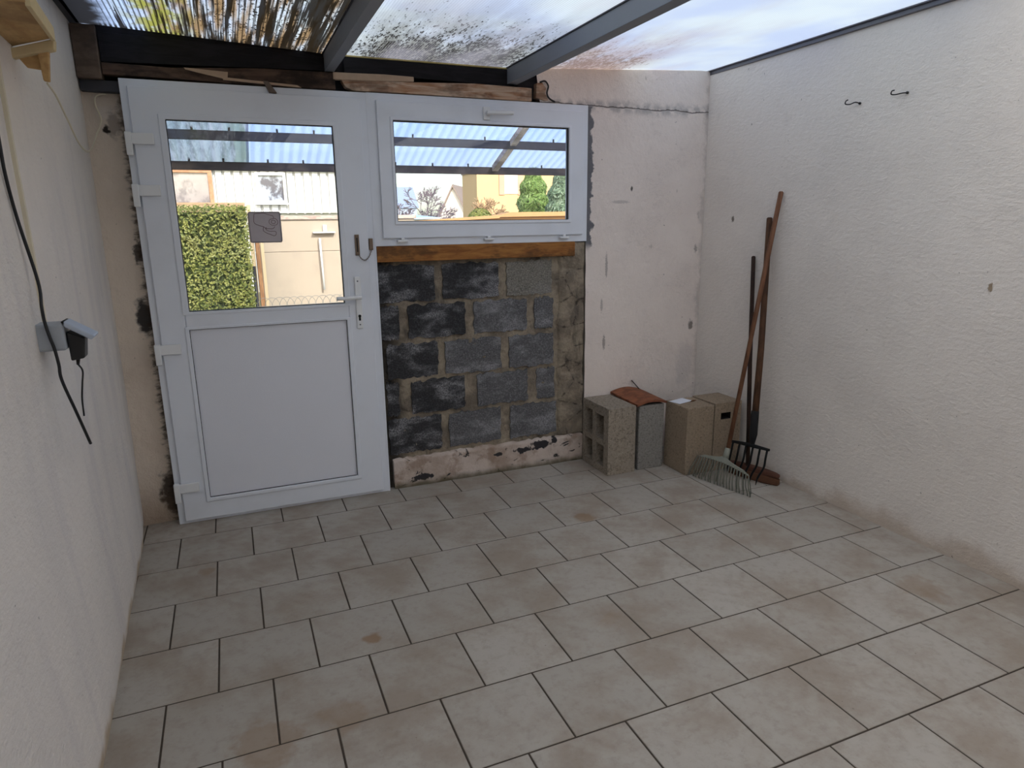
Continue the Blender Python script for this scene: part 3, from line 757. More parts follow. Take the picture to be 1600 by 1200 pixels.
# slot cut through the front face
x0,x1,y0,y1,z1 = 3.347,3.552,-0.663,-0.435,0.436
sx0,sx1,sz0,sz1 = 3.395,3.470,0.330,0.372
bb.add([(x0,y1,0),(x1,y1,0),(x1,y1,z1),(x0,y1,z1),(x0,y0,0),(x1,y0,0),(x1,y0,z1),(x0,y0,z1)], [(0,1,2,3),(0,3,7,4),(1,5,6,2),(3,2,6,7),(0,4,5,1)])
for a,b,c,d in ((x0,sx0,0,z1),(sx1,x1,0,z1),(sx0,sx1,0,sz0),(sx0,sx1,sz1,z1)): bb.add([(a,y0,c),(b,y0,c),(b,y0,d),(a,y0,d)], [(0,1,2,3)])
q = [(sx0,sz0),(sx1,sz0),(sx1,sz1),(sx0,sz1)]; bb.cur = 1  # inside of the slot coloured black, its shade put into the colour
for i in range(4):
    (u,v),(p,w) = q[i], q[(i+1)%4]; bb.add([(u,y0,v),(p,y0,w),(p,y0+0.12,w),(u,y0+0.12,v)], [(0,1,2,3)])
bb.add([(sx0,y0+0.12,sz0),(sx1,y0+0.12,sz0),(sx1,y0+0.12,sz1),(sx0,y0+0.12,sz1)], [(0,1,2,3)])
bb.build('block_body', [M['cinder_tan'], M['dark_hole']], b4)
# terracotta ridge tile, gently arched
tt = MB(); tt.smooth = True
def arch(u, v, d):
    x = 2.903+u*(3.122-2.903); y = -0.475+v*0.325
    return (x, y, 0.423+0.020*math.sin(math.pi*u)+0.012*v+d)
n1, n2 = 14, 6
va, fa = uvgrid(lambda u,v: arch(u,v,0.013), n1, n2); vb, fb = uvgrid(lambda u,v: arch(u,v,-0.001), n1, n2)
tt.add(va, fa); tt.add(vb, fb)
tt.smooth = False
for v in (0,1):
    r_ = [arch(i/n1,v,0.013) for i in range(n1+1)]+[arch(i/n1,v,-0.001) for i in range(n1+1)]
    tt.add(r_, [(i,i+1,n1+2+i,n1+1+i) for i in range(n1)])
for u in (0,1):
    r_ = [arch(u,j/n2,0.013) for j in range(n2+1)]+[arch(u,j/n2,-0.001) for j in range(n2+1)]
    tt.add(r_, [(i,i+1,n2+2+i,n2+1+i) for i in range(n2)])
tag(tt.build('terracotta_tile', M['terracotta']), 'arched terracotta roof tile lying on top of the second concrete block', 'roof tile')
sk_ = MB(); sk_.tube([(3.118,-0.215,0.424),(3.066,-0.148,0.507)], 0.0035, 8)
tag(sk_.build('thin_rod', M['steel_hook']), 'thin dark rod leaning on the wall behind the terracotta tile', 'rod')
pp = MB(); c_, s_ = math.cos(0.25), math.sin(0.25)
for k, dz in enumerate((0.4315, 0.4335)):
    cx, cy = 3.205, -0.500-0.006*k
    P = [(-0.062,-0.042),(0.062,-0.042),(0.062,0.042),(-0.062,0.042)]
    pp.prism([(cx+c_*a-s_*b, cy+s_*a+c_*b) for a,b in P], 'z', dz, dz+0.0016)
tag(pp.build('paper_card', M['paper']), 'small white card lying on the tan block nearest the terracotta tile', 'card')
lf = MB(); lf.tube([(3.250,-0.545,0.435),(3.275,-0.535,0.436),(3.300,-0.532,0.435)], [0.003,0.006,0.002], 6)
tag(lf.build('dead_leaf', simple('brown_leaf', (112,78,54), 0.9)), 'small brown dead leaf beside the white card', 'leaf')

# ------------------------------------------------------------------ garden tools
# leaf rake
rk = thing('leaf_rake', 'grey plastic leaf rake with a long brown wooden handle leaning on the right wall', 'rake', (3.25,-0.88,0))
MB().tube([(3.293,-0.855,0.170),(3.584,-0.8245,1.690),(3.5845,-0.8245,1.696)], [0.0125,0.0135,0.009], 14).build('handle', M['handle_brown'], rk)
sockB = Vector((3.302,-0.853,0.215)); sockA = Vector((3.278,-0.86,0.150))
hd = MB(); hd.tube([sockA, (sockA+sockB)/2, sockB], [0.020,0.018,0.016], 14)
# shoulder web: curved blade from socket to both ends
Ltop, Rtop = Vector((3.222,-0.688,0.132)), Vector((3.285,-1.062,0.122))
def web(u, v):
    # u across, v from tine edge to socket
    e = Ltop.lerp(Rtop, u); e = e+Vector((0,0,0.018*math.sin(math.pi*u)-0.006))
    sp = sockA+Vector((0,(0.5-u)*0.035,0.016))
    w = math.exp(-((u-0.5)/0.20)**2)
    return e.lerp(e.lerp(sp, 0.25+0.75*w) + Vector((0,0,0.008)), v)
hd.smooth = True
for d in (0.0, 0.008):
    vs, fs = uvgrid(lambda u,v: web(u,v)+Vector((-d,0,0)), 26, 6); hd.add(vs, fs)
hd.smooth = False
for a_, b_ in ((0.0,0.0),(1.0,1.0)):
    r_ = [web(i/26,a_) for i in range(27)]+[web(i/26,a_)+Vector((-0.008,0,0)) for i in range(27)]
    hd.add(r_, [(i,i+1,28+i,27+i) for i in range(26)])
hd.build('head', M['rake_plastic'], rk)
Lb, Rb = Vector((3.170,-0.676,0.004)), Vector((3.268,-1.100,0.004))
for i in range(20):
    u = i/19
    a_ = web(u, 0)+Vector((-0.004,0,0.004)); b_ = Lb.lerp(Rb, u)+Vector((random.uniform(-0.004,0.004),random.uniform(-0.004,0.004),0))
    m_ = a_.lerp(b_, 0.55)+Vector((-0.012,-0.004,0.004))
    if i < 4: m_.y = min(m_.y, -0.674); a_.y = min(a_.y, -0.674)
    MB().tube(spline([a_,m_,b_+Vector((-0.002,0,0.014)),b_], 4), 0.0036, 6).build('tine', M['tine_plastic'], rk)
# second row of tines behind
for i in range(9):
    u = (i+0.5)/9
    a_ = web(u, 0)+Vector((0.012,0,0.0)); b_ = Lb.lerp(Rb, u)+Vector((0.030+random.uniform(-0.004,0.004),0,0.004))
    if b_.y > -0.69: continue
    MB().tube([a_,a_.lerp(b_,0.5)+Vector((0.004,0,0)),b_], 0.0030, 6).build('tine', M['tine_plastic'], rk)
# garden fork
gf = thing('garden_fork', 'black iron garden fork with six tines and a thick wooden shaft, right of the rake', 'garden fork', (3.43,-0.93,0))
MB().tube([(3.440,-0.905,0.330),(3.500,-0.850,0.80),(3.583,-0.752,1.548),(3.5835,-0.7515,1.553)], [0.020,0.0185,0.0165,0.012], 14).build('shaft', M['handle_fork'], gf)
MB().tube([(3.427,-0.915,0.225),(3.430,-0.913,0.275),(3.436,-0.909,0.30),(3.448,-0.897,0.44)], [0.010,0.019,0.023,0.022], 14).build('socket', M['black_iron'], gf)
bar = MB(); bar.tube([(3.424,-0.742,0.208),(3.424,-0.80,0.218),(3.424,-0.90,0.232),(3.424,-1.00,0.243),(3.424,-1.055,0.249)], [0.008,0.010,0.013,0.010,0.008], 8)
bar.build('crossbar', M['black_iron'], gf)
for i in range(6):
    y = -0.755-0.286*i/5; z = 0.210+0.036*i/5
    p = [(3.424,y,z),(3.412,y-0.004,z-0.05),(3.410,y+0.003,z*0.55),(3.412,y+0.016+0.006*i,0.06),(3.418,y+0.030+0.007*i,0.006)]
    MB().tube(spline(p,5), [0.0062]*16+[0.005,0.0042,0.0035,0.0028,0.002], 8).build('tine', M['black_iron'], gf)
# broom
br = thing('broom', 'old broom with a dark stick and reddish brown bristle head in the corner', 'broom', (3.48,-0.88,0))
MB().tube([(3.470,-0.845,0.060),(3.52,-0.745,0.70),(3.585,-0.640,1.322),(3.586,-0.639,1.328)], [0.0125,0.013,0.012,0.008], 14).build('stick', M['handle_dark'], br)
bh = MB(); ax_ = (Vector((3.548,-1.045,0))-Vector((3.405,-0.715,0))).normalized(); sd = Vector((-ax_.y, ax_.x, 0))
def brsec(t):
    c0 = Vector((3.440,-0.715,0)).lerp(Vector((3.545,-1.030,0)), t)
    e = math.sin(math.pi*min(1,max(0,t*0.9+0.08)))**0.3
    return c0, e
def broom_part(z0, z1, w0, w1, mat, name, jag=0):
    mb = MB(); mb.smooth = True; rings = []
    for i in range(15):
        c0, e = brsec(i/14)
        w_ = [w0*e, w1*e]
        rings.append([c0+sd*w_[0]+Vector((0,0,z0)), c0+sd*w_[1]+Vector((0,0,z1-(1-e)*0.02)), c0-sd*w_[1]+Vector((0,0,z1-(1-e)*0.02)), c0-sd*w_[0]+Vector((0,0,z0))])
    vs = [p for r_ in rings for p in r_]; fs = [(4*i+k, 4*i+(k+1)%4, 4*i+4+(k+1)%4, 4*i+4+k) for i in range(14) for k in range(4)]+[(0,1,2,3),(56,57,58,59)]
    mb.add(vs, fs); return mb.build(name, mat, br, bevel=0.004)
broom_part(0.002, 0.050, 0.040, 0.032, M['bristle'], 'bristles')
broom_part(0.048, 0.078, 0.030, 0.024, M['broom_wood'], 'head')

# ------------------------------------------------------------------ left wall fittings
def lx(y, z): return left_surface((0.1-y)/5.3, (z+0.02)/2.6)[0]
sk = thing('wall_socket', 'grey weatherproof wall socket with its lid lifted, left wall', 'socket', (0.13,-1.56,1.2))
MB().box(0.112,0.197,-1.612,-1.535,1.198,1.277).build('housing', M['socket_grey'], sk, bevel=0.008, seg=3)
MB().tube([(0.196,-1.606,1.280),(0.196,-1.541,1.280)], 0.004, 10).build('hinge_pin', M['black_plastic'], sk)
lid = MB(); lid.hexa([(0.198,-1.614,1.268),(0.262,-1.614,1.224),(0.262,-1.533,1.224),(0.198,-1.533,1.268),
                      (0.200,-1.614,1.284),(0.272,-1.614,1.236),(0.272,-1.533,1.236),(0.200,-1.533,1.284)])
lid.build('lid', M['socket_lid'], sk, bevel=0.004)
ad = thing('power_adapter', 'black power adapter plugged into the grey wall socket under its lid', 'adapter', (0.21,-1.572,1.2))
ab = MB(); ab.hexa([(0.200,-1.600,1.164),(0.236,-1.600,1.170),(0.236,-1.548,1.170),(0.200,-1.548,1.164),(0.199,-1.600,1.252),(0.244,-1.600,1.230),(0.244,-1.548,1.230),(0.199,-1.548,1.252)])
ab.build('body', M['black_plastic'], ad, bevel=0.005, seg=3)
MB().tube([(0.214,-1.574,1.168),(0.211,-1.574,1.148)], [0.006,0.004], 8).build('strain_relief', M['black_plastic'], ad)
MB().tube(spline([(0.211,-1.574,1.150),(0.220,-1.574,1.128),(0.214,-1.574,1.09),(0.205,-1.565,1.04),(0.196,-1.530,0.98)]), 0.0026, 8).build('thin_lead', M['black_cable'], ad)
cab = MB(); pts = [(0,0,0)]
cp_ = [(-1.72,1.93),(-1.66,1.80),(-1.653,1.689),(-1.619,1.574),(-1.559,1.415),(-1.575,1.31)]
path = [Vector((lx(y,z)+0.008,y,z)) for y,z in cp_[:-2]]+[Vector(q_) for q_ in ((0.153,-1.600,1.400),(0.156,-1.622,1.328),(0.157,-1.622,1.283),(0.163,-1.622,1.240),(0.169,-1.622,1.208),(0.173,-1.622,1.160),(0.174,-1.622,1.113),(0.190,-1.590,1.006),(0.196,-1.505,0.882))]
cab.tube(spline(path,8), 0.0045, 8)
tag(cab.build('black_cable', M['black_cable']), 'loose black cable hanging down the left wall across the grey socket', 'cable')
cd = MB(); pts = [Vector((lx(-1.51,z)+0.006,-1.51,z)) for z in (2.40,2.1,1.987,1.883,1.822,1.731,1.558,1.374,1.27)]
for a_, b_ in zip(pts, pts[1:]):
    cd.hexa([(a_.x-0.01,-1.522,b_.z),(b_.x+0.004,-1.522,b_.z),(b_.x+0.004,-1.506,b_.z),(a_.x-0.01,-1.506,b_.z),
             (a_.x-0.01,-1.522,a_.z),(a_.x+0.004,-1.522,a_.z),(a_.x+0.004,-1.506,a_.z),(a_.x-0.01,-1.506,a_.z)])
tag(cd.build('cable_duct', M['cream_cable']), 'narrow cream cable duct running down the left wall to the grey socket', 'cable duct')
# shelf-like timber bracket high on the left wall
tb = thing('wooden_bracket', 'tan wooden bracket box high on the left wall above the cable duct', 'bracket', (0.13,-1.4,2.06))
MB().hexa([(0.115,-1.74,2.086),(0.262,-1.74,2.086),(0.232,-1.300,2.104),(0.115,-1.270,2.078),(0.115,-1.74,2.100),(0.262,-1.74,2.100),(0.232,-1.300,2.118),(0.115,-1.270,2.092)]).build('board', M['tan_plastic'], tb, bevel=0.002)
MB().hexa([(0.258,-1.74,2.078),(0.270,-1.74,2.078),(0.240,-1.300,2.096),(0.228,-1.300,2.096),(0.258,-1.74,2.122),(0.270,-1.74,2.122),(0.240,-1.300,2.136),(0.228,-1.300,2.136)]).build('side_rail', M['tan_edge'], tb, bevel=0.002)
MB().hexa([(0.118,-1.300,2.042),(0.232,-1.300,2.074),(0.232,-1.262,2.074),(0.118,-1.262,2.042),(0.118,-1.300,2.068),(0.236,-1.300,2.104),(0.236,-1.262,2.104),(0.118,-1.262,2.068)]).build('end_bar', M['tan_edge'], tb, bevel=0.003)
MB().hexa([(0.188,-1.282,1.986),(0.204,-1.282,1.984),(0.204,-1.264,1.984),(0.188,-1.264,1.986),(0.184,-1.284,2.064),(0.215,-1.284,2.076),(0.215,-1.262,2.076),(0.184,-1.262,2.064)]).build('hanging_leg', M['tan_plastic'], tb, bevel=0.003)
MB().hexa([(0.150,-1.272,2.022),(0.188,-1.272,2.018),(0.188,-1.264,2.018),(0.150,-1.264,2.022),(0.130,-1.272,2.050),(0.188,-1.272,2.064),(0.188,-1.264,2.064),(0.130,-1.264,2.050)]).build('gusset', M['tan_plastic'], tb, bevel=0.002)
wc = MB(); wc.tube(spline([(0.196,-1.272,1.980),(0.170,-1.02,1.985),(0.150,-0.76,1.946),(0.142,-0.55,1.885),(0.130,-0.30,1.872),(0.130,-0.155,1.898),(0.150,-0.120,1.955),(0.178,-0.100,2.028),(0.164,-0.098,2.090),(0.166,-0.098,2.125),(0.185,-0.100,2.140),(0.212,-0.098,2.143)]), 0.0035, 8)
tag(wc.build('cream_cable', M['cream_cable']), 'thin cream cable sagging from the wooden bracket to the top of the door frame', 'cable')
# two hooks on the right wall
def hook(pts, label, loc):
    t_ = thing('wall_hook', label, 'hook', loc, group=None)
    MB().tube(spline(pts,5), 0.0028, 8).build('hook_wire', M['steel_hook'], t_)
    a_ = Vector(pts[0]); MB().tube([a_+Vector((0.004,0,0)), a_+Vector((-0.003,0,0))], 0.006, 10).build('collar', M['steel_hook'], t_)
WX = 3.600
hook([(WX-0.002,-1.285,2.092),(WX-0.016,-1.270,2.098),(WX-0.022,-1.245,2.092),(WX-0.030,-1.225,2.096),(WX-0.036,-1.232,2.108),(WX-0.038,-1.245,2.112)], 'small bent wire hook on the right wall, the one nearer the corner', (WX,-1.27,2.09))
hook([(WX-0.002,-1.540,2.098),(WX-0.014,-1.525,2.098),(WX-0.022,-1.495,2.096),(WX-0.030,-1.480,2.100),(WX-0.036,-1.488,2.112),(WX-0.036,-1.500,2.113)], 'small straight wire hook on the right wall, the one farther from the corner', (WX,-1.54,2.10))

#OUTSIDE#
# ------------------------------------------------------------------ outside
M['lawn'] = simple('lawn', (104,112,70), 0.95, var=0.4, scale=3, bump=0.5, bscale=30)
M['paving'] = simple('yard_paving', (168,160,148), 0.9, var=0.2, scale=3)
g = MB(); g.box(-60, 140, 0.08, 220, -0.5, -0.06); g.build('ground', M['lawn'], kind='structure')
g = MB(); g.box(-3, 8, 0.08, 4.2, -0.06, -0.02); g.build('ground_paving', M['paving'], kind='structure')
# corrugated canopy fixed to the outside of the wall
def m_corr(name, tint, milky, dirty):
    n = NT(name)
    tr = n.n('ShaderNodeBsdfTransparent'); tr.inputs[0].default_value = tint
    o = n.xyz()
    stripe = n.math('SINE', n.mul(o[0], 2*math.pi/0.076)); stripe = n.step(stripe, -0.6, 0.9)
    c = n.mix(stripe, lin((168,172,212)), lin((128,136,190)))
    if dirty:
        s = n.step(n.noise(1.0, 5, 0.7, stretch=(9, 1.6, 1)), 0.42, 0.62)
        c = n.mix(s, lin((190,192,202)), lin((110,112,116)))
        e = n.mul(n.step(o[0], 0.62, 0.85), n.step(n.noise(1.0, 5, 0.6, stretch=(14, 2, 1)), 0.42, 0.55))
        c = n.mix(e, c, lin((134,146,132)))
    tl = n.n('ShaderNodeBsdfTranslucent'); n.L(c, tl.inputs[0])
    gl = n.n('ShaderNodeBsdfDiffuse'); n.L(c, gl.inputs[0])
    a = n.n('ShaderNodeMixShader'); a.inputs[0].default_value = 0.35; n.L(tl.outputs[0], a.inputs[1]); n.L(gl.outputs[0], a.inputs[2])
    m = n.n('ShaderNodeMixShader'); n.L(n.math('ADD', milky, n.mul(stripe, 0.12)), m.inputs[0]); n.L(tr.outputs[0], m.inputs[1]); n.L(a.outputs[0], m.inputs[2])
    return n.out(m.outputs[0])
M['corr_clear'] = m_corr('clear_corrugated_plastic', (0.60,0.625,0.81,1), 0.36, False)
M['corr_old'] = m_corr('weathered_corrugated_plastic', (0.56,0.59,0.62,1), 0.74, True)
M['purlin'] = simple('dark_purlin', (36,40,56), 0.7, var=0.3, scale=12)
M['purlin_old'] = m_wood('weathered_purlin', (50,47,52), (38,36,42), (2,12,12), (96,86,80), 0.4)
M['canopy_rafter'] = m_wood('peeling_white_rafter', (236,230,222), (206,196,186), (8,2,8), (96,82,74), 0.6)
cn = thing('canopy', 'corrugated plastic canopy on dark purlins outside the door and window', 'canopy', (1.5,0.1,2.3))
def czt(y): return 3.065-0.400*y
def csheet(x0, x1, m, label, dz=0.0):
    mb = MB(); mb.smooth = True; n = int((x1-x0)/0.0095)
    def f(u, v):
        x = x0+(x1-x0)*u; y = 0.30+v*2.26
        return (x, y, czt(y)+dz+0.009*math.sin(2*math.pi*x/0.076))
    vs, fs = uvgrid(f, n, 6); mb.add(vs, fs); mb.build('corrugated_sheet', m, cn, label=label)
csheet(-1.6, 0.90, M['corr_old'], 'streaked grey corrugated sheet')
csheet(0.88, 6.6, M['corr_clear'], 'clear bluish corrugated sheet', 0.004)
def purlin(y, m, label, h=0.056):
    z = czt(y)-0.022
    q_ = MB(); q_.prism([(y-0.03,z-h),(y+0.03,z-h),(y+0.03,z-0.014),(y-0.03,z+0.010)], 'x', -1.6, 6.6); return q_.build('purlin', m, cn, label=label)
purlin(2.00, M['purlin'], 'nearer dark bar'); purlin(2.47, M['purlin_old'], 'farther weathered bar')
purlin(1.10, M['purlin'], 'upper dark bar'); purlin(0.34, M['purlin'], 'topmost dark bar')
cr_ = MB(); ya_, yb_ = 0.30, 2.43
cr_.hexa([(3.085,ya_,czt(ya_)-0.066),(3.145,ya_,czt(ya_)-0.066),(3.145,yb_,czt(yb_)-0.066),(3.085,yb_,czt(yb_)-0.066),
          (3.085,ya_,czt(ya_)-0.014),(3.145,ya_,czt(ya_)-0.014),(3.145,yb_,czt(yb_)-0.014),(3.085,yb_,czt(yb_)-0.014)])
cr_.build('rafter', M['canopy_rafter'], cn, label='white peeling rafter')
for x in (-1.5, 2.9, 6.5):
    MB().box(x,x+0.06,2.44,2.50,-0.06,2.00).build('post', M['purlin'], cn) if x != 2.9 else None
for y, xs in ((2.00, (0.50,0.76,1.11,1.39,1.67,2.2,2.85,3.52)), (2.47, (0.44,0.70,1.05,1.34,1.62,2.15,2.5,2.85,3.62,3.9))):
    for x in xs:
        b_ = MB(); b_.tube([(x,y-0.02,czt(y)-0.03),(x,y-0.02,czt(y)+0.016)], 0.008, 8); b_.build('bolt_cap', M['gasket'], cn)

# clipped hedge
def leafmat(name, a, b, c3):
    n = NT(name); f_ = n.noise(14, 4, 0.7)
    c = n.mix(n.step(f_, 0.4, 0.6), lin(a), lin(b)); c = n.mix(n.mul(n.step(n.noise(3, 3), 0.5, 0.75), 0.5), c, lin(c3))
    x = n.n('ShaderNodeBsdfTranslucent'); n.L(c, x.inputs[0])
    m = n.n('ShaderNodeMixShader'); m.inputs[0].default_value = 0.3; n.t.links.new(n.bsdf(c, 0.5), m.inputs[1]); n.L(x.outputs[0], m.inputs[2])
    return n.out(m.outputs[0])
M['hedge_leaf'] = leafmat('hedge_leaf', (158,160,90), (100,114,56), (188,186,134))
M['hedge_core'] = simple('hedge_core', (52,64,32), 0.95)
M['twig'] = simple('twig', (112,92,74), 0.9)
hg = thing('hedge', 'clipped light green leafy hedge seen through the left half of the door glass', 'hedge', (0.2,4.9,-0.05))
MB().box(-1.55,0.855,4.58,5.15,-0.06,1.70).build('dark_core', M['hedge_core'], hg)  # solid dark box behind the leaves, inner shade put into its colour
def leafquad(mb, p, nrm, L, w):
    n_ = nrm.normalized(); a_ = n_.cross(Vector((random.uniform(-1,1),random.uniform(-1,1),random.uniform(-1,1)))).normalized(); b_ = n_.cross(a_)
    q = n_*L*0.25
    mb.add([p-a_*L/2, p-b_*w/2+q*0.6, p+a_*L/2, p+b_*w/2+q*0.6], [(0,1,2,3)])
lv_ = MB()
for i in range(15000):
    r_ = random.random()
    if r_ < 0.80: p = Vector((random.uniform(-1.6,0.88), 4.52+random.gauss(0,0.022), random.uniform(0.2,1.755))); n_ = Vector((0,-1,0))
    elif r_ < 0.90: p = Vector((0.87+random.gauss(0,0.02), random.uniform(4.5,5.2), random.uniform(0.2,1.75))); n_ = Vector((1,0,0))
    else: p = Vector((random.uniform(-1.6,0.88), random.uniform(4.5,5.2), 1.74+random.gauss(0,0.018))); n_ = Vector((0,0,1))
    n_ = n_*0.8+Vector((random.uniform(-1,1),random.uniform(-1,1),random.uniform(-0.6,1)))
    leafquad(lv_, p, n_, random.uniform(0.03,0.052), random.uniform(0.018,0.028))
lv_.build('foliage', M['hedge_leaf'], hg, kind='stuff')
# boards and posts beside the hedge
M['fence_board'] = m_wood('pale_fence_board', (182,156,126), (160,132,104), (3,3,12))
M['post_brown'] = m_wood('brown_post', (168,124,88), (136,98,70), (10,10,2))
M['concrete_post'] = simple('cream_concrete_post', (204,184,150), 0.9, var=0.12)
b_ = MB(); b_.box(-1.7, 0.905, 5.26, 5.30, 1.62, 1.815); b_.box(-1.7, 0.905, 5.255, 5.305, 1.80, 1.825)
tag(b_.build('fence_board', M['fence_board']), 'pale brown fence board showing above the top of the hedge', 'fence board')
for i_, (x0_, x1_, y_, z_, m_, lb_) in enumerate(((0.925,0.975,5.36,1.80,M['concrete_post'],'cream post rising just right of the clipped hedge'),
      (0.985,1.035,5.30,1.45,M['post_brown'],'brown wooden post between the cream post and the beige wall'),
      (1.045,1.085,5.34,1.40,M['concrete_post'],'pale post nearest the left end of the beige wall'))):
    tag(MB().box(x0_,x1_,y_,y_+0.05,-0.06,z_).build('fence_post', m_, bevel=0.004), lb_, 'post')
dr_ = MB(); dr_.tube([(0.940,5.24,-0.06),(0.940,5.24,1.05)], 0.022, 10)
tag(dr_.build('metal_post', M['gasket']), 'dark metal post between the hedge and the brown post', 'post')
# beige rendered wall
M['render_beige'] = simple('beige_render', (178,164,148), 0.9, var=0.10, scale=1.5, bump=0.3, bscale=40)
M['coping'] = m_wood('stained_coping', (200,180,168), (164,140,130), (3,8,8))
bw = thing('garden_wall', 'beige rendered garden wall right of the hedge, seen through the door glass', 'wall', (1.9,5.6,-0.06))
q = MB(); q.box(0.99,3.1,5.52,5.66,-0.06,1.205); q.build('lower_panel', M['render_beige'], bw, bevel=0.004)
q = MB(); q.box(0.99,3.1,5.52,5.66,1.209,1.615); q.build('upper_panel', M['render_beige'], bw, bevel=0.004)
q = MB(); q.box(0.97,3.12,5.49,5.70,1.617,1.665); q.build('coping', M['coping'], bw, bevel=0.006)
wl_ = thing('wall_shelf', 'small white bracket shelf high on the beige garden wall', 'shelf', (1.86,5.48,1.45))
MB().box(1.715,2.0,5.44,5.515,1.440,1.456).build('shelf_plate', M['white_plastic'], wl_, bevel=0.002)
MB().box(1.85,1.90,5.48,5.52,1.456,1.545).build('bracket', M['white_plastic'], wl_, bevel=0.004)
q = MB(); q.tube([(1.805,5.46,0.70),(1.795,5.46,1.37)], 0.013, 8); q.tube([(1.79,5.46,1.37),(1.79,5.52,1.37)], 0.006, 6)  # thin white upright tube just in front of the beige wall
tag(q.build('white_line', M['white_plastic']), 'thin white vertical pole in front of the beige garden wall', 'line')
# low chain-link fence with looped top
M['wire_white'] = simple('galvanised_wire', (150,150,146), 0.5, 0.4)
cf = MB(); y = 4.72; zt = 0.70; p_ = 0.085
for i in range(int(3.4/p_)):
    x = 0.92+i*p_
    cf.tube([(x+p_*1.0*(1-math.cos(math.pi*k/8))-p_*0.0, y, zt-0.10+0.10*math.sin(math.pi*k/8)) for k in range(9)], 0.0028, 4, cap=False)
    cf.tube([(x, y, -0.05), (x, y, zt-0.10)], 0.0028, 4, cap=False)
for z in (0.20,0.35,0.50,0.60): cf.tube([(0.92,y,z),(4.4,y,z)], 0.0025, 4)
tag(cf.build('wire_fence', M['wire_white']), 'low looped wire fence in front of the beige garden wall', 'wire fence')

# neighbour outbuilding with white corrugated cladding
def m_clad():
    n = NT('white_cladding'); o = n.xyz()
    c = n.mix(n.step(n.noise(0.8, 3), 0.4, 0.7), lin((206,206,204)), lin((194,198,202)))
    return n.out(n.bsdf(c, 0.5, None))
M['cladding'] = m_clad()
M['white_paint'] = simple('white_paint', (214,212,208), 0.6, var=0.04)
M['brown_frame'] = m_wood('brown_window_frame', (186,142,112), (164,120,92), (4,4,4))
def m_pane(name, a, b):
    n = NT(name); c = n.mix(n.step(n.noise(2.2, 5, 0.7, stretch=(1.4,1,1)), 0.42, 0.58), lin(a), lin(b))
    return n.out(n.bsdf(c, 0.12, None, spec=0.8))
M['pane_dusty'] = m_pane('dusty_pane', (160,152,152), (122,116,120)); M['pane_dark'] = m_pane('painted_reflection', (176,186,202), (78,78,92))  # second pane has its reflection painted in as light and dark patches
M['roof_grey'] = simple('grey_roofing', (120,116,114), 0.9)
ob = thing('outbuilding', 'long white clad outbuilding with two windows behind the hedge and beige wall', 'building', (0,14,-0.06))
cl = MB(); cl.smooth = True
pit = 0.20
xs_ = []; x = -5.0
while x < 3.66:
    xs_ += [(x,0.0),(x+0.10,0.0),(x+0.115,0.07),(x+0.150,0.07)]; xs_ += [(x+0.165,0.0)]; x += pit
cl.smooth = False
for (xa,ya),(xb,yb) in zip(xs_, xs_[1:]): cl.add([(xa,14+ya,1.80),(xb,14+yb,1.80),(xb,14+yb,2.845),(xa,14+ya,2.845)], [(0,1,2,3)])
cl.box(-5.0,3.66,14.08,14.2,1.7,2.84)
cl.build('cladding', M['cladding'], ob)
MB().box(-5.0,3.66,14.0,18.0,-0.06,1.80).build('base_wall', M['white_paint'], ob)
MB().box(-5.1,3.70,13.9,18.1,2.845,2.865).build('roof', M['roof_grey'], ob)
MB().box(0.9,3.70,13.86,14.0,1.84,1.875).build('ledge', M['white_paint'], ob, label='pale ledge under the cladding')
def owin(x0,x1,z0,z1,fm,pm,w,label):
    f_ = MB(); f_.quadring(x0-w,x1+w,z0-w,z1+w, x0,x1,z0,z1, 13.93,14.06)
    fo = f_.build('window_frame', fm, ob, bevel=0.004, label=label)
    MB().box(x0,x1,13.99,14.01,z0,z1).build('pane', pm, fo)
owin(-0.75,0.40,2.07,2.76,M['brown_frame'],M['pane_dusty'],0.09,'brown wooden window with a dusty pane')
owin(1.50,2.06,2.14,2.72,M['white_paint'],M['pane_dark'],0.07,'white window with tree reflections painted on its pane')
MB().box(1.40,2.16,13.88,13.99,2.04,2.075).build('window_sill', M['white_paint'], ob)

# right half: garden wall, shed roof and houses seen through the window
M['ledge_orange'] = simple('orange_tile_coping', (196,150,104), 0.85, var=0.2, scale=4)
q = MB(); q.prism([(3.12,-0.06),(6.6,-0.06),(6.6,1.665),(4.50,1.655),(4.35,1.622),(3.12,1.565)], 'y', 5.52, 5.66)
gw = thing('garden_wall', 'garden wall with an orange coping seen along the bottom of the window glass', 'wall', (4.8,5.6,-0.06))
q.build('wall_body', M['ledge_orange'], gw)
q = MB(); q.prism([(3.12,1.556),(4.35,1.606),(4.36,1.622),(6.6,1.640),(6.6,1.70),(4.50,1.690),(4.35,1.650),(3.12,1.585)], 'y', 5.46, 5.72); q.build('coping', M['ledge_orange'], gw, bevel=0.003)
M['blue_sheet'] = simple('blue_grey_sheet', (170,190,216), 0.6, var=0.1)
sh = thing('shed', 'low shed with a pale blue-grey roof beyond the garden wall', 'shed', (6.2,14,-0.06))
MB().box(4.75,5.85,14.0,16.0,-0.06,1.66).build('shed_wall', M['white_paint'], sh)
MB().hexa([(4.65,13.8,1.66),(5.95,13.8,1.66),(5.95,16.2,1.70),(4.65,16.2,1.70),(4.65,13.8,1.70),(5.95,13.8,1.70),(5.95,16.2,1.80),(4.65,16.2,1.80)]).build('shed_roof', M['blue_sheet'], sh)
M['slate_blue'] = simple('hazy_slate', (132,146,172), 0.8, var=0.1); M['haze_wall'] = simple('hazy_house_wall', (160,170,190), 0.9)  # distance haze put into both blue-grey colours
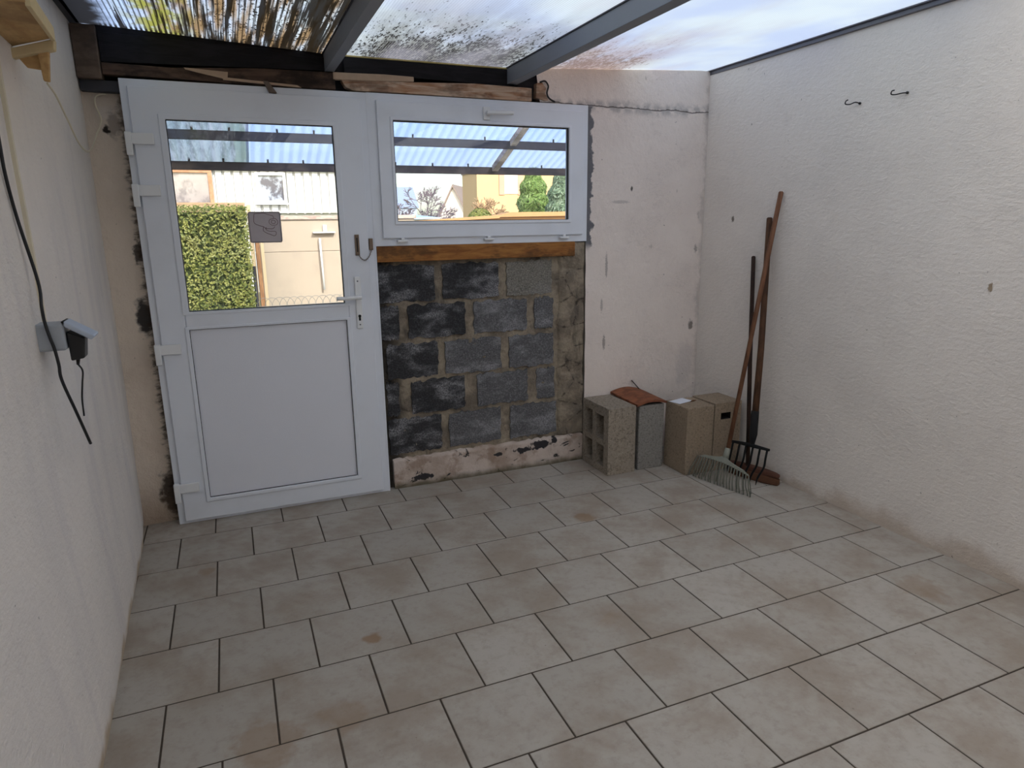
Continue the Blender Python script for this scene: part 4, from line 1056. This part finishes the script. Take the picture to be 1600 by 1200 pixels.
def house(name, label, x0,x1,y0,y1,ze,zr,wall,roofm,ridge='y',loc=None, over=0.3):
    t_ = thing(name, label, 'house', ((x0+x1)/2,(y0+y1)/2,-0.06))
    w_ = MB(); xm = (x0+x1)/2; ym = (y0+y1)/2
    if ridge == 'y':
        w_.prism([(x0,-0.06),(x1,-0.06),(x1,ze),(xm,zr),(x0,ze)], 'y', y0, y1); w_.build('walls', wall, t_)
        r_ = MB(); o_ = over; k = (zr-ze)/(xm-x0)
        r_.prism([(x0-o_,ze-o_*k),(xm,zr),(xm,zr+0.35),(x0-o_,ze-o_*k+0.35)], 'y', y0-o_, y1+o_)
        r_.prism([(x1+o_,ze-o_*k),(xm,zr),(xm,zr+0.35),(x1+o_,ze-o_*k+0.35)], 'y', y0-o_, y1+o_)
    else:
        w_.prism([(y0,-0.06),(y1,-0.06),(y1,ze),(ym,zr),(y0,ze)], 'x', x0, x1); w_.build('walls', wall, t_)
        r_ = MB(); o_ = over; k = (zr-ze)/(ym-y0)
        r_.prism([(y0-o_,ze-o_*k),(ym,zr),(ym,zr+0.3),(y0-o_,ze-o_*k+0.3)], 'x', x0-o_, x1+o_)
        r_.prism([(y1+o_,ze-o_*k),(ym,zr),(ym,zr+0.3),(y1+o_,ze-o_*k+0.3)], 'x', x0-o_, x1+o_)
    r_.build('roof', roofm, t_)
    return t_
M['gable_white'] = simple('white_gable', (214,206,198), 0.9, var=0.06); M['roof_brown'] = simple('brown_grey_roof', (150,132,124), 0.9, var=0.2, scale=0.6)
M['ochre'] = simple('ochre_render', (206,174,132), 0.9, var=0.12, scale=0.3); M['ochre_dark'] = simple('pinkish_render', (224,180,146), 0.9, var=0.1, scale=0.4)
M['shutter'] = simple('pink_brown_shutter', (206,160,140), 0.9)
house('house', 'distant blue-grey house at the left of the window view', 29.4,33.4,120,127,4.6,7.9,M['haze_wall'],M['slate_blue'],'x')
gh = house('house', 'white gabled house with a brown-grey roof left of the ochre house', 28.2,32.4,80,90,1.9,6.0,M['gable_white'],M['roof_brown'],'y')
gh.rotation_euler = (0,0,math.radians(-30))
oh = thing('house', 'tall ochre house with pink shutters filling the middle of the window view', 'house', (27,60,-0.06))
MB().box(23.6,37.5,60,64.4,-0.06,6.3).build('walls', M['ochre'], oh)
MB().box(23.5,37.6,59.9,64.5,6.3,6.4).build('roof', M['roof_brown'], oh)
for x in (25.9,27.9): MB().box(x,x+0.55,59.9,60.0,4.2,6.2).build('shutter', M['shutter'], oh)
MB().box(26.45,27.9,59.94,60.0,4.3,6.2).build('window', M['gable_white'], oh)
# conifers
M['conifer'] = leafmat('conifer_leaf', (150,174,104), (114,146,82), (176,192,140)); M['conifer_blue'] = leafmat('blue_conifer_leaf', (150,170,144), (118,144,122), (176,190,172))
def conifer(x, y, h, r, m, label, seed):
    random.seed(seed)
    t_ = thing('conifer', label, 'tree', (x,y,-0.06))
    MB().tube([(x,y,-0.06),(x,y,h*0.8)], [0.14,0.03], 8).build('trunk', M['twig'], t_)
    mb = MB()
    for i in range(4200):
        z = random.random()**0.8; rr = r*(1-0.75*z**4.0)*(0.9+0.1*math.sin(z*30+seed))*random.uniform(0.82,1.0); a_ = random.uniform(0, 2*math.pi)
        p = Vector((x+rr*math.cos(a_), y+rr*math.sin(a_), 0.15+z*h)); leafquad(mb, p, Vector((math.cos(a_),math.sin(a_),0.5))+Vector((random.uniform(-.6,.6),)*3), 0.34, 0.13)
    mb.build('foliage', m, t_, kind='stuff')
    return t_
conifer(17.00, 32.2, 4.30, 1.02, M['conifer'], 'bright green conifer right of the ochre house', 3)
conifer(17.25, 29.0, 4.00, 0.95, M['conifer_blue'], 'blue-green conifer at the far right of the window view', 5)
# bare trees and shrubs
def bare_tree(x, y, h, label, seed, depth=6, m=None, name='bare_tree', br_=3, spread=0.55):
    random.seed(seed); mb = MB()
    def grow(p, d, L, r, k):
        e = p+d*L; mid = p+d*L*0.5+Vector((random.uniform(-1,1),random.uniform(-1,1),0))*L*0.06
        mb.tube([p,mid,e], [max(r,0.022),max(r*0.85,0.02),max(r*0.7,0.018)], 5 if k > 2 else 4, cap=False)
        if k == 0: return
        for i in range(br_ if k > 1 else 4):
            nd = (d+Vector((random.gauss(0,1),random.gauss(0,1),random.gauss(0.15,0.6)))*spread).normalized()
            grow(e if i else p+d*L*0.7, nd, L*random.uniform(0.62,0.85), r*0.62, k-1)
    grow(Vector((x,y,-0.06)), Vector((0,0,1)), h*0.26, h*0.014, depth)
    return tag(mb.build(name, m or M['twig']), label, 'tree')
M['twig_pink'] = simple('pinkish_twig', (124,112,122), 0.9)
bare_tree(13.3, 42, 5.6, 'bare leafless tree in front of the distant blue-grey house', 11, 5, M['twig_pink'])
bare_tree(11.8, 42, 3.6, 'low bare shrub at the left edge of the window view', 12, 5, M['twig_pink'], 'bare_shrub', 3, 0.8)
bare_tree(14.6, 44, 3.6, 'bare shrub left of the white gabled house', 14, 5, M['twig_pink'], 'bare_shrub', 3, 0.8)
bare_tree(14.9, 34, 4.0, 'bare tree in front of the ochre house', 21, 5, simple('ochre_twig', (176,146,116), 0.9))
random.seed(30)
sv = MB()
for i in range(1400):
    d = Vector((random.gauss(0,1),random.gauss(0,1),random.gauss(0,1))).normalized(); p = Vector((12.6,29,1.5))+Vector((d.x*0.7,d.y*0.5,d.z*0.75))
    leafquad(sv, p, d, 0.18, 0.09)
sv.tube([(12.6,29,-0.06),(12.6,29,1.3)],0.04,8)
tag(sv.build('shrub', M['hedge_leaf']), 'small yellow-green shrub in front of the ochre house', 'shrub')

# look-alikes share a group; their labels tell them apart
GROUPS = {'roof_panel': 'polycarbonate roof panels', 'roof_rafter': 'grey roof rafters', 'concrete_block': 'concrete blocks standing in the corner',
          'wooden_batten': 'battens above the door and window', 'wall_hook': 'wire hooks on the right wall', 'fence_post': 'posts beside the hedge',
          'house': 'distant houses', 'conifer': 'conifers by the ochre house', 'bare_shrub': 'bare shrubs beyond the garden wall', 'bare_tree': 'bare trees beyond the garden wall'}
for o in C.objects:
    if o.parent is None and o.name.split('.')[0] in GROUPS and not o.get('kind'): o['group'] = GROUPS[o.name.split('.')[0]]
